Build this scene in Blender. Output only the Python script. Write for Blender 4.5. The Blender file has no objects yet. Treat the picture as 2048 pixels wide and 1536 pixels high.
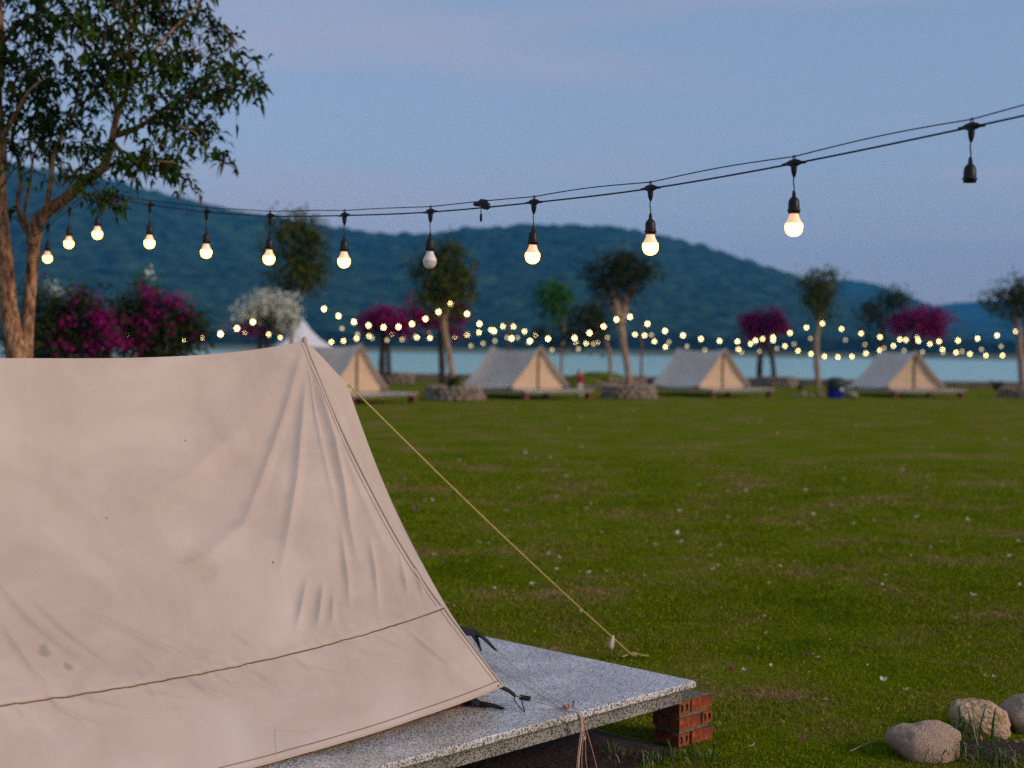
import bpy, math, random
import numpy as np
from mathutils import Matrix, Vector

random.seed(7)
rng = np.random.default_rng(11)
sc = bpy.context.scene
col = sc.collection

# ------------------------------------------------------------------ camera
CAM_H = 1.70
F_PX = 2850.0                      # focal length in photograph pixels (2048 wide)
PITCH = math.atan((768 - 692) / F_PX)
ROLL = math.radians(0.745)
cam_d = bpy.data.cameras.new('camera')
cam_d.sensor_width = 36.0
cam_d.lens = 36.0 * F_PX / 2048.0
cam_d.clip_start = 0.05
cam_d.clip_end = 20000
cam_d.dof.use_dof = True
cam_d.dof.focus_distance = 5.55
cam_d.dof.aperture_fstop = 2.1
cam_d.dof.aperture_blades = 0
cam = bpy.data.objects.new('camera', cam_d)
col.objects.link(cam)
CAM_M = Matrix.Translation((0, 0, CAM_H)) @ Matrix.Rotation(math.pi / 2 - PITCH, 4, 'X') @ Matrix.Rotation(ROLL, 4, 'Z')
cam.matrix_world = CAM_M
sc.camera = cam

# ------------------------------------------------------------------ world / light
SUN_AZ = math.radians(114.0)       # sun low behind the camera, to the right
SUN_EL = math.radians(25.0)
world = bpy.data.worlds.new('World')
sc.world = world
world.use_nodes = True
wn = world.node_tree
wn.nodes.clear()


def N(nt, typ, **kw):
    n = nt.nodes.new(typ)
    for k, v in kw.items():
        if k in n.inputs.keys() if hasattr(n.inputs, 'keys') else False:
            n.inputs[k].default_value = v
        else:
            setattr(n, k, v)
    return n


sky = N(wn, 'ShaderNodeTexSky', sky_type='NISHITA')
sky.sun_disc = False
sky.sun_elevation = SUN_EL
sky.sun_rotation = SUN_AZ
sky.altitude = 100
sky.air_density = 1.0
sky.dust_density = 1.0
sky.ozone_density = 1.7
# thin pink-grey evening cloud veil over the whole sky
tc = N(wn, 'ShaderNodeTexCoord')
mp = N(wn, 'ShaderNodeMapping')
mp.inputs['Scale'].default_value = (1.2, 1.2, 11.0)
cn = N(wn, 'ShaderNodeTexNoise')
cn.inputs['Scale'].default_value = 1.3
cn.inputs['Detail'].default_value = 5
cn.inputs['Roughness'].default_value = 0.5
cr = N(wn, 'ShaderNodeValToRGB')
cr.color_ramp.elements[0].position = 0.50
cr.color_ramp.elements[1].position = 0.80
mixc = N(wn, 'ShaderNodeMix', data_type='RGBA', blend_type='MIX')
tint = N(wn, 'ShaderNodeMix', data_type='RGBA', blend_type='MULTIPLY')
tint.inputs[0].default_value = 1.0
SKY_TINT = (0.74, 0.58, 0.62, 1)
CLOUD = (2.65, 2.25, 2.65, 1)
tint.inputs[7].default_value = SKY_TINT
mixc.inputs[7].default_value = CLOUD
veil = N(wn, 'ShaderNodeMix', data_type='RGBA', blend_type='MIX')      # thin even high cloud
veil.inputs[0].default_value = 0.50
veil.inputs[7].default_value = (1.45, 2.14, 2.98, 1)
mul = N(wn, 'ShaderNodeMath', operation='MULTIPLY')
mul.inputs[1].default_value = 0.7
bg = N(wn, 'ShaderNodeBackground')
bg.inputs['Strength'].default_value = 0.15
wo = N(wn, 'ShaderNodeOutputWorld')
L = wn.links.new
L(tc.outputs['Generated'], mp.inputs[0]); L(mp.outputs[0], cn.inputs['Vector'])
L(cn.outputs['Fac'], cr.inputs[0]); L(cr.outputs[0], mul.inputs[0]); L(mul.outputs[0], mixc.inputs[0])
L(sky.outputs[0], tint.inputs[6]); L(tint.outputs[2], veil.inputs[6]); L(veil.outputs[2], mixc.inputs[6])
L(mixc.outputs[2], bg.inputs['Color']); L(bg.outputs[0], wo.inputs['Surface'])

sun_d = bpy.data.lights.new('sun', 'SUN')
sun_d.energy = 1.60
sun_d.angle = math.radians(14)
sun_d.color = (1.0, 0.76, 0.58)
sun = bpy.data.objects.new('sun', sun_d)
col.objects.link(sun)
SUN_LAMP_EL = SUN_EL
sdir = Vector((math.sin(SUN_AZ) * math.cos(SUN_LAMP_EL), math.cos(SUN_AZ) * math.cos(SUN_LAMP_EL), math.sin(SUN_LAMP_EL)))
sun.rotation_euler = sdir.to_track_quat('Z', 'Y').to_euler()
sun.location = (8, -8, 6)

sc.view_settings.view_transform = 'Standard'
sc.view_settings.look = 'None'
sc.view_settings.exposure = 0.45
sc.view_settings.gamma = 1.0
sc.view_settings.use_curve_mapping = False
sc.render.engine = 'CYCLES'
sc.cycles.use_denoising = False
sc.cycles.use_adaptive_sampling = True
sc.cycles.adaptive_threshold = 0.013
sc.cycles.adaptive_min_samples = 48
sc.cycles.max_bounces = 4
sc.cycles.diffuse_bounces = 2
sc.cycles.volume_bounces = 0
sc.cycles.transparent_max_bounces = 8
sc.cycles.sample_clamp_indirect = 4.0
sc.cycles.caustics_reflective = False
sc.cycles.caustics_refractive = False


# ------------------------------------------------------------------ helpers
def at(px, py, d):
    """world point seen at photograph pixel (px, py) at depth d along the lens axis"""
    v = Vector(((px - 1024) / F_PX * d, -(py - 768) / F_PX * d, -d))
    return CAM_M @ v


def on_ground(px, py, z=0.0):
    o = Vector((0, 0, CAM_H))
    p = at(px, py, 1.0) - o
    t = (z - CAM_H) / p.z
    return o + p * t


def tag(o, label=None, cat=None, group=None, kind=None):
    if label: o['label'] = label
    if cat: o['category'] = cat
    if group: o['group'] = group
    if kind: o['kind'] = kind
    return o


def empty(name, loc, rz=0.0, label=None, cat=None, group=None):
    o = bpy.data.objects.new(name, None)
    o.empty_display_size = 0.1
    col.objects.link(o)
    o.location = loc
    o.rotation_euler = (0, 0, rz)
    return tag(o, label, cat, group)


def link(name, me, parent=None, mat=None, loc=None, rot=None, scale=None):
    o = bpy.data.objects.new(name, me)
    col.objects.link(o)
    if mat is not None and len(me.materials) == 0:
        for m in (mat if isinstance(mat, (list, tuple)) else [mat]):
            me.materials.append(m)
    if parent is not None:
        o.parent = parent
    if loc is not None: o.location = loc
    if rot is not None: o.rotation_euler = rot
    if scale is not None: o.scale = scale
    return o


def np_mesh(name, v, f, smooth=False, mi=None):
    """v (n,3), f (m,3|4) uniform numpy faces"""
    me = bpy.data.meshes.new(name)
    v = np.ascontiguousarray(v, dtype=np.float32)
    f = np.ascontiguousarray(f, dtype=np.int32)
    k = f.shape[1]
    me.vertices.add(len(v)); me.vertices.foreach_set('co', v.ravel())
    me.loops.add(f.size); me.loops.foreach_set('vertex_index', f.ravel())
    me.polygons.add(len(f)); me.polygons.foreach_set('loop_start', np.arange(0, f.size, k, dtype=np.int32))
    if mi is not None: me.polygons.foreach_set('material_index', np.asarray(mi, dtype=np.int32))
    me.update(calc_edges=True)
    if smooth: me.shade_smooth()
    return me


class MB:
    def __init__(s):
        s.v = []; s.f = []; s.m = []

    def add(s, v, f, m=0):
        b = len(s.v)
        s.v += [tuple(p) for p in v]
        s.f += [tuple(i + b for i in q) for q in f]
        s.m += [m] * len(f)

    def box(s, x0, x1, y0, y1, z0, z1, m=0, bev=0.0):
        if bev <= 0:
            v = [(x0, y0, z0), (x1, y0, z0), (x1, y1, z0), (x0, y1, z0), (x0, y0, z1), (x1, y0, z1), (x1, y1, z1), (x0, y1, z1)]
            s.add(v, [(0, 3, 2, 1), (4, 5, 6, 7), (0, 1, 5, 4), (1, 2, 6, 5), (2, 3, 7, 6), (3, 0, 4, 7)], m)
            return
        rings = [(z0, bev), (z0 + bev, 0), (z1 - bev, 0), (z1, bev)]
        v = []
        for z, i in rings:
            c = bev
            xs0, xs1, ys0, ys1 = x0 + i, x1 - i, y0 + i, y1 - i
            v += [(xs0 + c, ys0, z), (xs1 - c, ys0, z), (xs1, ys0 + c, z), (xs1, ys1 - c, z), (xs1 - c, ys1, z), (xs0 + c, ys1, z), (xs0, ys1 - c, z), (xs0, ys0 + c, z)]
        f = []
        for r in range(3):
            for i in range(8):
                j = (i + 1) % 8
                f.append((r * 8 + i, r * 8 + j, r * 8 + 8 + j, r * 8 + 8 + i))
        f.append(tuple(range(7, -1, -1))); f.append(tuple(range(24, 32)))
        s.add(v, f, m)

    def tube(s, pts, rad, n=8, m=0, cap=True, jit=0.0):
        pts = [Vector(p) for p in pts]
        if not hasattr(rad, '__len__'): rad = [rad] * len(pts)
        up = Vector((0.13, 0.31, 0.94))
        v = []; f = []
        prev = None
        for i, p in enumerate(pts):
            d = (pts[min(i + 1, len(pts) - 1)] - pts[max(i - 1, 0)])
            if d.length < 1e-9: d = Vector((0, 0, 1))
            d.normalize()
            if prev is None:
                a = d.cross(up)
                if a.length < 1e-3: a = d.cross(Vector((1, 0, 0)))
            else:
                a = prev - d * prev.dot(d)
                if a.length < 1e-6: a = d.cross(up)
            a.normalize(); prev = a
            b = d.cross(a)
            for k in range(n):
                t = 2 * math.pi * k / n
                r = rad[i] * (1 + (random.uniform(-jit, jit) if jit else 0))
                v.append(p + (a * math.cos(t) + b * math.sin(t)) * r)
        for i in range(len(pts) - 1):
            for k in range(n):
                j = (k + 1) % n
                f.append((i * n + k, i * n + j, (i + 1) * n + j, (i + 1) * n + k))
        if cap:
            f.append(tuple(range(n - 1, -1, -1)))
            f.append(tuple((len(pts) - 1) * n + k for k in range(n)))
        s.add(v, f, m)

    def lathe(s, prof, n=16, m=0, c=(0, 0, 0), mids=None):
        v = []; f = []
        mm = []
        for (r, z) in prof:
            for k in range(n):
                t = 2 * math.pi * k / n
                v.append((c[0] + r * math.cos(t), c[1] + r * math.sin(t), c[2] + z))
        b = len(s.v)
        s.v += v
        for i in range(len(prof) - 1):
            for k in range(n):
                j = (k + 1) % n
                s.f.append((b + i * n + k, b + i * n + j, b + (i + 1) * n + j, b + (i + 1) * n + k))
                s.m.append(mids[i] if mids else m)

    def mesh(s, name, smooth=False):
        me = bpy.data.meshes.new(name)
        me.from_pydata(s.v, [], s.f)
        if any(s.m): me.polygons.foreach_set('material_index', s.m)
        me.update()
        if smooth: me.shade_smooth()
        return me

    def build(s, name, mat, parent=None, smooth=False, **kw):
        return link(name, s.mesh(name, smooth), parent, mat, **kw)


def catmull(pts, per=6):
    pts = [Vector(p) for p in pts]
    P = [pts[0] * 2 - pts[1]] + pts + [pts[-1] * 2 - pts[-2]]
    out = []
    for i in range(1, len(P) - 2):
        for k in range(per):
            t = k / per
            a, b, c, d = P[i - 1], P[i], P[i + 1], P[i + 2]
            out.append(0.5 * ((2 * b) + (c - a) * t + (2 * a - 5 * b + 4 * c - d) * t * t + (3 * b - a - 3 * c + d) * t ** 3))
    out.append(pts[-1])
    return out


def lerp_list(xs, n):
    xs = np.asarray(xs, float)
    return list(np.interp(np.linspace(0, len(xs) - 1, n), np.arange(len(xs)), xs))


def vnoise(x, y, seed=0):
    """smooth value noise, numpy, -1..1"""
    x = np.asarray(x, float); y = np.asarray(y, float)
    xi = np.floor(x).astype(np.int64); yi = np.floor(y).astype(np.int64)
    fx = x - xi; fy = y - yi
    fx = fx * fx * (3 - 2 * fx); fy = fy * fy * (3 - 2 * fy)

    def h(a, b):
        n = (a * 374761393 + b * 668265263 + seed * 982451653) & 0xFFFFFFFF
        n = ((n ^ (n >> 13)) * 1274126177) & 0xFFFFFFFF
        n = (n ^ (n >> 16)) & 0xFFFFFF
        return n / float(0x7FFFFF) - 1.0
    return (h(xi, yi) * (1 - fx) + h(xi + 1, yi) * fx) * (1 - fy) + (h(xi, yi + 1) * (1 - fx) + h(xi + 1, yi + 1) * fx) * fy


def fbm(x, y, seed=0, o=4):
    r = 0; a = 1; s = 0
    for k in range(o):
        r = r + a * vnoise(x * 2 ** k, y * 2 ** k, seed + k * 17); s += a; a *= 0.5
    return r / s


# ------------------------------------------------------------------ materials
def mat(name, color=(0.5, 0.5, 0.5), rough=0.8, spec=0.3, noise=None, bump=None, color2=None, metal=0.0, coords='Object',
        ramp=(0.35, 0.65), trans=0.0, emit=None):
    """principled with one noise colour variation and one noise bump"""
    m = bpy.data.materials.new(name)
    m.use_nodes = True
    nt = m.node_tree
    b = nt.nodes['Principled BSDF']
    b.inputs['Base Color'].default_value = (*color, 1)
    b.inputs['Roughness'].default_value = rough
    b.inputs['Specular IOR Level'].default_value = spec
    b.inputs['Metallic'].default_value = metal
    t = nt.nodes.new('ShaderNodeTexCoord')
    if color2 is not None:
        n = nt.nodes.new('ShaderNodeTexNoise')
        n.inputs['Scale'].default_value = noise or 5
        n.inputs['Detail'].default_value = 6
        n.inputs['Roughness'].default_value = 0.6
        r = nt.nodes.new('ShaderNodeValToRGB')
        r.color_ramp.elements[0].position = ramp[0]; r.color_ramp.elements[0].color = (*color, 1)
        r.color_ramp.elements[1].position = ramp[1]; r.color_ramp.elements[1].color = (*color2, 1)
        nt.links.new(t.outputs[coords], n.inputs['Vector'])
        nt.links.new(n.outputs['Fac'], r.inputs[0])
        nt.links.new(r.outputs[0], b.inputs['Base Color'])
    if bump:
        n2 = nt.nodes.new('ShaderNodeTexNoise')
        n2.inputs['Scale'].default_value = bump[0]
        n2.inputs['Detail'].default_value = 5
        bp = nt.nodes.new('ShaderNodeBump')
        bp.inputs['Strength'].default_value = bump[1]
        bp.inputs['Distance'].default_value = bump[2] if len(bump) > 2 else 0.01
        nt.links.new(t.outputs[coords], n2.inputs['Vector'])
        nt.links.new(n2.outputs['Fac'], bp.inputs['Height'])
        nt.links.new(bp.outputs[0], b.inputs['Normal'])
    if trans > 0:
        tr = nt.nodes.new('ShaderNodeBsdfTranslucent')
        tr.inputs[0].default_value = (*color, 1)
        mx = nt.nodes.new('ShaderNodeMixShader')
        mx.inputs[0].default_value = trans
        out = nt.nodes['Material Output']
        if color2 is not None: nt.links.new(r.outputs[0], tr.inputs[0])
        nt.links.new(b.outputs[0], mx.inputs[1]); nt.links.new(tr.outputs[0], mx.inputs[2])
        nt.links.new(mx.outputs[0], out.inputs['Surface'])
    if emit:
        b.inputs['Emission Color'].default_value = (*emit[0], 1)
        b.inputs['Emission Strength'].default_value = emit[1]
    return m


def leaf_mat(name, c1, c2, c3=None, trans=0.25, rough=0.5):
    """foliage: colour varies per leaf (random per island) between two or three greens"""
    m = bpy.data.materials.new(name)
    m.use_nodes = True
    nt = m.node_tree
    b = nt.nodes['Principled BSDF']
    b.inputs['Roughness'].default_value = max(rough, .65)
    b.inputs['Specular IOR Level'].default_value = 0.08
    g = nt.nodes.new('ShaderNodeNewGeometry')
    r = nt.nodes.new('ShaderNodeValToRGB')
    r.color_ramp.elements[0].color = (*c1, 1)
    r.color_ramp.elements[1].color = (*c2, 1)
    if c3 is not None:
        e = r.color_ramp.elements.new(0.85); e.color = (*c2, 1)
        r.color_ramp.elements[-1].color = (*c3, 1)
    nt.links.new(g.outputs['Random Per Island'], r.inputs[0])
    nt.links.new(r.outputs[0], b.inputs['Base Color'])
    tr = nt.nodes.new('ShaderNodeBsdfTranslucent')
    nt.links.new(r.outputs[0], tr.inputs[0])
    mx = nt.nodes.new('ShaderNodeMixShader'); mx.inputs[0].default_value = trans
    out = nt.nodes['Material Output']
    nt.links.new(b.outputs[0], mx.inputs[1]); nt.links.new(tr.outputs[0], mx.inputs[2])
    nt.links.new(mx.outputs[0], out.inputs['Surface'])
    return m


M = {}


def granite_mat(name='speckled_granite', dim=1.0):
    m = bpy.data.materials.new(name); m.use_nodes = True
    nt = m.node_tree; b = nt.nodes['Principled BSDF']
    t = nt.nodes.new('ShaderNodeTexCoord')
    v = nt.nodes.new('ShaderNodeTexVoronoi'); v.inputs['Scale'].default_value = 235
    v2 = nt.nodes.new('ShaderNodeTexNoise'); v2.inputs['Scale'].default_value = 190; v2.inputs['Detail'].default_value = 3
    r = nt.nodes.new('ShaderNodeValToRGB')
    e = r.color_ramp.elements
    r.color_ramp.interpolation = 'LINEAR'
    e[0].position = 0.0; e[0].color = (0.025, 0.025, 0.028, 1)
    e[1].position = 1.0; e[1].color = (0.90, 0.89, 0.87, 1)
    x = e.new(0.34); x.color = (0.06, 0.06, 0.065, 1)
    x = e.new(0.45); x.color = (0.52, 0.515, 0.50, 1)
    x = e.new(0.65); x.color = (0.74, 0.73, 0.70, 1)
    sep = nt.nodes.new('ShaderNodeSeparateColor')
    mx = nt.nodes.new('ShaderNodeMix'); mx.data_type = 'FLOAT'; mx.inputs[0].default_value = 0.45
    nt.links.new(t.outputs['Object'], v.inputs['Vector']); nt.links.new(t.outputs['Object'], v2.inputs['Vector'])
    nt.links.new(v.outputs['Color'], sep.inputs[0]); nt.links.new(sep.outputs[0], mx.inputs[2]); nt.links.new(v2.outputs['Fac'], mx.inputs[3])
    nt.links.new(mx.outputs[0], r.inputs[0])
    # weathering, plus dim for shade put into the apron colour
    w = nt.nodes.new('ShaderNodeTexNoise'); w.inputs['Scale'].default_value = 3.5; w.inputs['Detail'].default_value = 6
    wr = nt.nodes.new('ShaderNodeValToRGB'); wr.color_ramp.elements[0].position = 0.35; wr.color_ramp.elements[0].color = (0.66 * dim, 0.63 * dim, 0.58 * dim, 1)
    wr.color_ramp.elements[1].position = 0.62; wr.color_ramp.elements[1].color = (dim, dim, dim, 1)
    mm = nt.nodes.new('ShaderNodeMix'); mm.data_type = 'RGBA'; mm.blend_type = 'MULTIPLY'; mm.inputs[0].default_value = 1
    nt.links.new(t.outputs['Object'], w.inputs['Vector']); nt.links.new(w.outputs['Fac'], wr.inputs[0])
    nt.links.new(r.outputs[0], mm.inputs[6]); nt.links.new(wr.outputs[0], mm.inputs[7]); nt.links.new(mm.outputs[2], b.inputs['Base Color'])
    b.inputs['Roughness'].default_value = 0.24
    b.inputs['Specular IOR Level'].default_value = 0.8
    bp = nt.nodes.new('ShaderNodeBump'); bp.inputs['Strength'].default_value = 0.25; bp.inputs['Distance'].default_value = 0.002
    nt.links.new(v2.outputs['Fac'], bp.inputs['Height']); nt.links.new(bp.outputs[0], b.inputs['Normal'])
    return m


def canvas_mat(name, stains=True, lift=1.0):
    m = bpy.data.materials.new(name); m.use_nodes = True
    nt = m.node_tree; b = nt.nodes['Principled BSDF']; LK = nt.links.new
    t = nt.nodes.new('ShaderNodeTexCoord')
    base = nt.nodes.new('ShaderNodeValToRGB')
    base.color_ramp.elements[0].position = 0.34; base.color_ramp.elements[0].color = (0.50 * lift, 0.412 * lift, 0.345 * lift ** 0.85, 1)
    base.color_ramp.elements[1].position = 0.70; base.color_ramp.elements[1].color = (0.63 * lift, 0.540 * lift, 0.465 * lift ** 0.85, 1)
    n = nt.nodes.new('ShaderNodeTexNoise'); n.inputs['Scale'].default_value = 2.2; n.inputs['Detail'].default_value = 8; n.inputs['Roughness'].default_value = 0.62
    n.inputs['Distortion'].default_value = 0.6
    LK(t.outputs['Object'], n.inputs['Vector']); LK(n.outputs['Fac'], base.inputs[0])
    last = base.outputs[0]
    if stains:
        # small mildew spots
        v = nt.nodes.new('ShaderNodeTexNoise'); v.inputs['Scale'].default_value = 9.0; v.inputs['Detail'].default_value = 7; v.inputs['Roughness'].default_value = 0.75
        vr = nt.nodes.new('ShaderNodeValToRGB'); vr.color_ramp.elements[0].position = 0.72; vr.color_ramp.elements[0].color = (0, 0, 0, 1)
        vr.color_ramp.elements[1].position = 0.78; vr.color_ramp.elements[1].color = (0.55, 0.55, 0.55, 1)
        mm = nt.nodes.new('ShaderNodeMix'); mm.data_type = 'RGBA'
        mm.inputs[7].default_value = (0.24, 0.20, 0.15, 1)
        LK(t.outputs['Object'], v.inputs['Vector']); LK(v.outputs['Fac'], vr.inputs[0]); LK(vr.outputs[0], mm.inputs[0]); LK(last, mm.inputs[6])
        last = mm.outputs[2]
        for (sx, sy, sz, rad, cc) in STAINS:
            vm = nt.nodes.new('ShaderNodeVectorMath'); vm.operation = 'DISTANCE'
            nz = nt.nodes.new('ShaderNodeTexNoise'); nz.inputs['Scale'].default_value = 22; nz.inputs['Detail'].default_value = 4
            ad = nt.nodes.new('ShaderNodeVectorMath'); ad.operation = 'MULTIPLY_ADD'
            ad.inputs[1].default_value = (rad * 1.6,) * 3
            sb = nt.nodes.new('ShaderNodeVectorMath'); sb.operation = 'SUBTRACT'; sb.inputs[1].default_value = (rad * .8,) * 3
            LK(t.outputs['Object'], nz.inputs['Vector']); LK(nz.outputs['Color'], ad.inputs[0]); LK(t.outputs['Object'], ad.inputs[2])
            LK(ad.outputs[0], sb.inputs[0]); LK(sb.outputs[0], vm.inputs[0]); vm.inputs[1].default_value = (sx, sy, sz)
            mr = nt.nodes.new('ShaderNodeMapRange'); mr.inputs[1].default_value = rad; mr.inputs[2].default_value = rad * 0.45
            mr.inputs[3].default_value = 0; mr.inputs[4].default_value = 0.75
            LK(vm.outputs['Value'], mr.inputs[0])
            mx = nt.nodes.new('ShaderNodeMix'); mx.data_type = 'RGBA'; mx.inputs[7].default_value = (*cc, 1)
            LK(mr.outputs[0], mx.inputs[0]); LK(last, mx.inputs[6]); last = mx.outputs[2]
    LK(last, b.inputs['Base Color'])
    b.inputs['Roughness'].default_value = 0.85
    b.inputs['Specular IOR Level'].default_value = 0.15
    b.inputs['Sheen Weight'].default_value = 0.15
    # weave + creases
    wv = nt.nodes.new('ShaderNodeTexNoise'); wv.inputs['Scale'].default_value = 420; wv.inputs['Detail'].default_value = 2
    wb = nt.nodes.new('ShaderNodeTexNoise'); wb.inputs['Scale'].default_value = 26; wb.inputs['Detail'].default_value = 8; wb.inputs['Distortion'].default_value = 1.2
    ad = nt.nodes.new('ShaderNodeMath'); ad.operation = 'MULTIPLY_ADD'; ad.inputs[1].default_value = 0.35
    LK(t.outputs['Object'], wv.inputs['Vector']); LK(t.outputs['Object'], wb.inputs['Vector'])
    LK(wv.outputs['Fac'], ad.inputs[0]); LK(wb.outputs['Fac'], ad.inputs[2])
    bp = nt.nodes.new('ShaderNodeBump'); bp.inputs['Strength'].default_value = 0.22; bp.inputs['Distance'].default_value = 0.006
    LK(ad.outputs[0], bp.inputs['Height']); LK(bp.outputs[0], b.inputs['Normal'])
    tr = nt.nodes.new('ShaderNodeBsdfTranslucent'); LK(last, tr.inputs[0])
    mx = nt.nodes.new('ShaderNodeMixShader'); mx.inputs[0].default_value = 0.12
    LK(b.outputs[0], mx.inputs[1]); LK(tr.outputs[0], mx.inputs[2]); LK(mx.outputs[0], nt.nodes['Material Output'].inputs['Surface'])
    return m


def lawn_mat(name, blades=False):
    m = bpy.data.materials.new(name); m.use_nodes = True
    nt = m.node_tree; b = nt.nodes['Principled BSDF']; LK = nt.links.new
    g = nt.nodes.new('ShaderNodeNewGeometry')
    big = nt.nodes.new('ShaderNodeTexNoise'); big.inputs['Scale'].default_value = 0.8; big.inputs['Detail'].default_value = 9; big.inputs['Roughness'].default_value = 0.74
    r = nt.nodes.new('ShaderNodeValToRGB')
    e = r.color_ramp.elements
    e[0].position = 0.30; e[0].color = (0.078, 0.122, 0.004, 1)
    e[1].position = 0.63; e[1].color = (0.27, 0.185, 0.090, 1)
    x = e.new(0.47); x.color = (0.138, 0.178, 0.006, 1)
    x = e.new(0.56); x.color = (0.175, 0.175, 0.026, 1)
    LK(g.outputs['Position'], big.inputs['Vector']); LK(big.outputs['Fac'], r.inputs[0])
    sm = nt.nodes.new('ShaderNodeTexNoise'); sm.inputs['Scale'].default_value = 30; sm.inputs['Detail'].default_value = 5; sm.inputs['Roughness'].default_value = 0.7
    sr = nt.nodes.new('ShaderNodeValToRGB'); sr.color_ramp.elements[0].position = 0.3; sr.color_ramp.elements[0].color = (0.42, 0.42, 0.40, 1)
    sr.color_ramp.elements[1].position = 0.7; sr.color_ramp.elements[1].color = (1.25, 1.25, 1.15, 1)
    LK(g.outputs['Position'], sm.inputs['Vector']); LK(sm.outputs['Fac'], sr.inputs[0])
    mm = nt.nodes.new('ShaderNodeMix'); mm.data_type = 'RGBA'; mm.blend_type = 'MULTIPLY'; mm.inputs[0].default_value = 1.0
    LK(r.outputs[0], mm.inputs[6]); LK(sr.outputs[0], mm.inputs[7])
    last = mm.outputs[2]
    if blades:
        ri = nt.nodes.new('ShaderNodeValToRGB')
        q = ri.color_ramp.elements
        q[0].color = (0.35, 0.5, 0.5, 1); q[1].color = (3.2, 2.5, 3.0, 1)
        y = q.new(0.5); y.color = (0.95, 1.0, 0.9, 1)
        y = q.new(0.9); y.color = (1.8, 1.7, 1.3, 1)
        LK(g.outputs['Random Per Island'], ri.inputs[0])
        m2 = nt.nodes.new('ShaderNodeMix'); m2.data_type = 'RGBA'; m2.blend_type = 'MULTIPLY'; m2.inputs[0].default_value = 1.0
        LK(r.outputs[0], m2.inputs[6]); LK(ri.outputs[0], m2.inputs[7]); last = m2.outputs[2]
        tr = nt.nodes.new('ShaderNodeBsdfTranslucent'); LK(last, tr.inputs[0])
        mx = nt.nodes.new('ShaderNodeMixShader'); mx.inputs[0].default_value = 0.3
        LK(b.outputs[0], mx.inputs[1]); LK(tr.outputs[0], mx.inputs[2]); LK(mx.outputs[0], nt.nodes['Material Output'].inputs['Surface'])
    else:
        bp = nt.nodes.new('ShaderNodeBump'); bp.inputs['Strength'].default_value = 0.8; bp.inputs['Distance'].default_value = 0.03
        LK(sm.outputs['Fac'], bp.inputs['Height']); LK(bp.outputs[0], b.inputs['Normal'])
    LK(last, b.inputs['Base Color'])
    b.inputs['Roughness'].default_value = 0.9; b.inputs['Specular IOR Level'].default_value = 0.0
    return m


def water_mat():
    m = bpy.data.materials.new('lake_water'); m.use_nodes = True
    nt = m.node_tree; b = nt.nodes['Principled BSDF']; LK = nt.links.new
    b.inputs['Base Color'].default_value = (0.34, 0.62, 0.56, 1)
    b.inputs['Roughness'].default_value = 0.2
    b.inputs['IOR'].default_value = 1.33
    g = nt.nodes.new('ShaderNodeNewGeometry')
    mp_ = nt.nodes.new('ShaderNodeMapping'); mp_.inputs['Scale'].default_value = (0.12, 0.35, 1)
    n = nt.nodes.new('ShaderNodeTexNoise'); n.inputs['Scale'].default_value = 1.6; n.inputs['Detail'].default_value = 5
    bp = nt.nodes.new('ShaderNodeBump'); bp.inputs['Strength'].default_value = 1.0; bp.inputs['Distance'].default_value = 1.4
    LK(g.outputs['Position'], mp_.inputs[0]); LK(mp_.outputs[0], n.inputs['Vector']); LK(n.outputs['Fac'], bp.inputs['Height']); LK(bp.outputs[0], b.inputs['Normal'])
    return m


def bark_mat(name, c1, c2, sc_=14.0):
    m = bpy.data.materials.new(name); m.use_nodes = True
    nt = m.node_tree; b = nt.nodes['Principled BSDF']; LK = nt.links.new
    g = nt.nodes.new('ShaderNodeNewGeometry')
    mp_ = nt.nodes.new('ShaderNodeMapping'); mp_.inputs['Scale'].default_value = (1.6, 1.6, 0.55)
    n = nt.nodes.new('ShaderNodeTexNoise'); n.inputs['Scale'].default_value = sc_; n.inputs['Detail'].default_value = 8; n.inputs['Roughness'].default_value = 0.65
    r = nt.nodes.new('ShaderNodeValToRGB'); r.color_ramp.elements[0].position = 0.38; r.color_ramp.elements[0].color = (*c1, 1)
    r.color_ramp.elements[1].position = 0.62; r.color_ramp.elements[1].color = (*c2, 1)
    bp = nt.nodes.new('ShaderNodeBump'); bp.inputs['Strength'].default_value = 0.9; bp.inputs['Distance'].default_value = 0.02
    LK(g.outputs['Position'], mp_.inputs[0]); LK(mp_.outputs[0], n.inputs['Vector']); LK(n.outputs['Fac'], r.inputs[0]); LK(r.outputs[0], b.inputs['Base Color'])
    LK(n.outputs['Fac'], bp.inputs['Height']); LK(bp.outputs[0], b.inputs['Normal'])
    b.inputs['Roughness'].default_value = 0.9; b.inputs['Specular IOR Level'].default_value = 0.15
    return m


def bulb_mat(name, color, strength):
    m = bpy.data.materials.new(name); m.use_nodes = True
    nt = m.node_tree; nt.nodes.clear()
    e = nt.nodes.new('ShaderNodeEmission'); e.inputs[0].default_value = (*color, 1); e.inputs[1].default_value = strength
    o = nt.nodes.new('ShaderNodeOutputMaterial'); nt.links.new(e.outputs[0], o.inputs[0])
    return m


# tent frame (built further down) is needed for the stain positions
U1 = Vector((0.691, 0.723, 0.0)).normalized()     # along the ridge, away to the right
U2 = Vector((-U1.y, U1.x, 0.0))                   # across the tent, away to the left
RIDGE_RZ = math.atan2(U1.y, U1.x)
TENT_O = Vector((-0.925, 6.34, 0.30))             # slab level below the visible end pole
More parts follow.
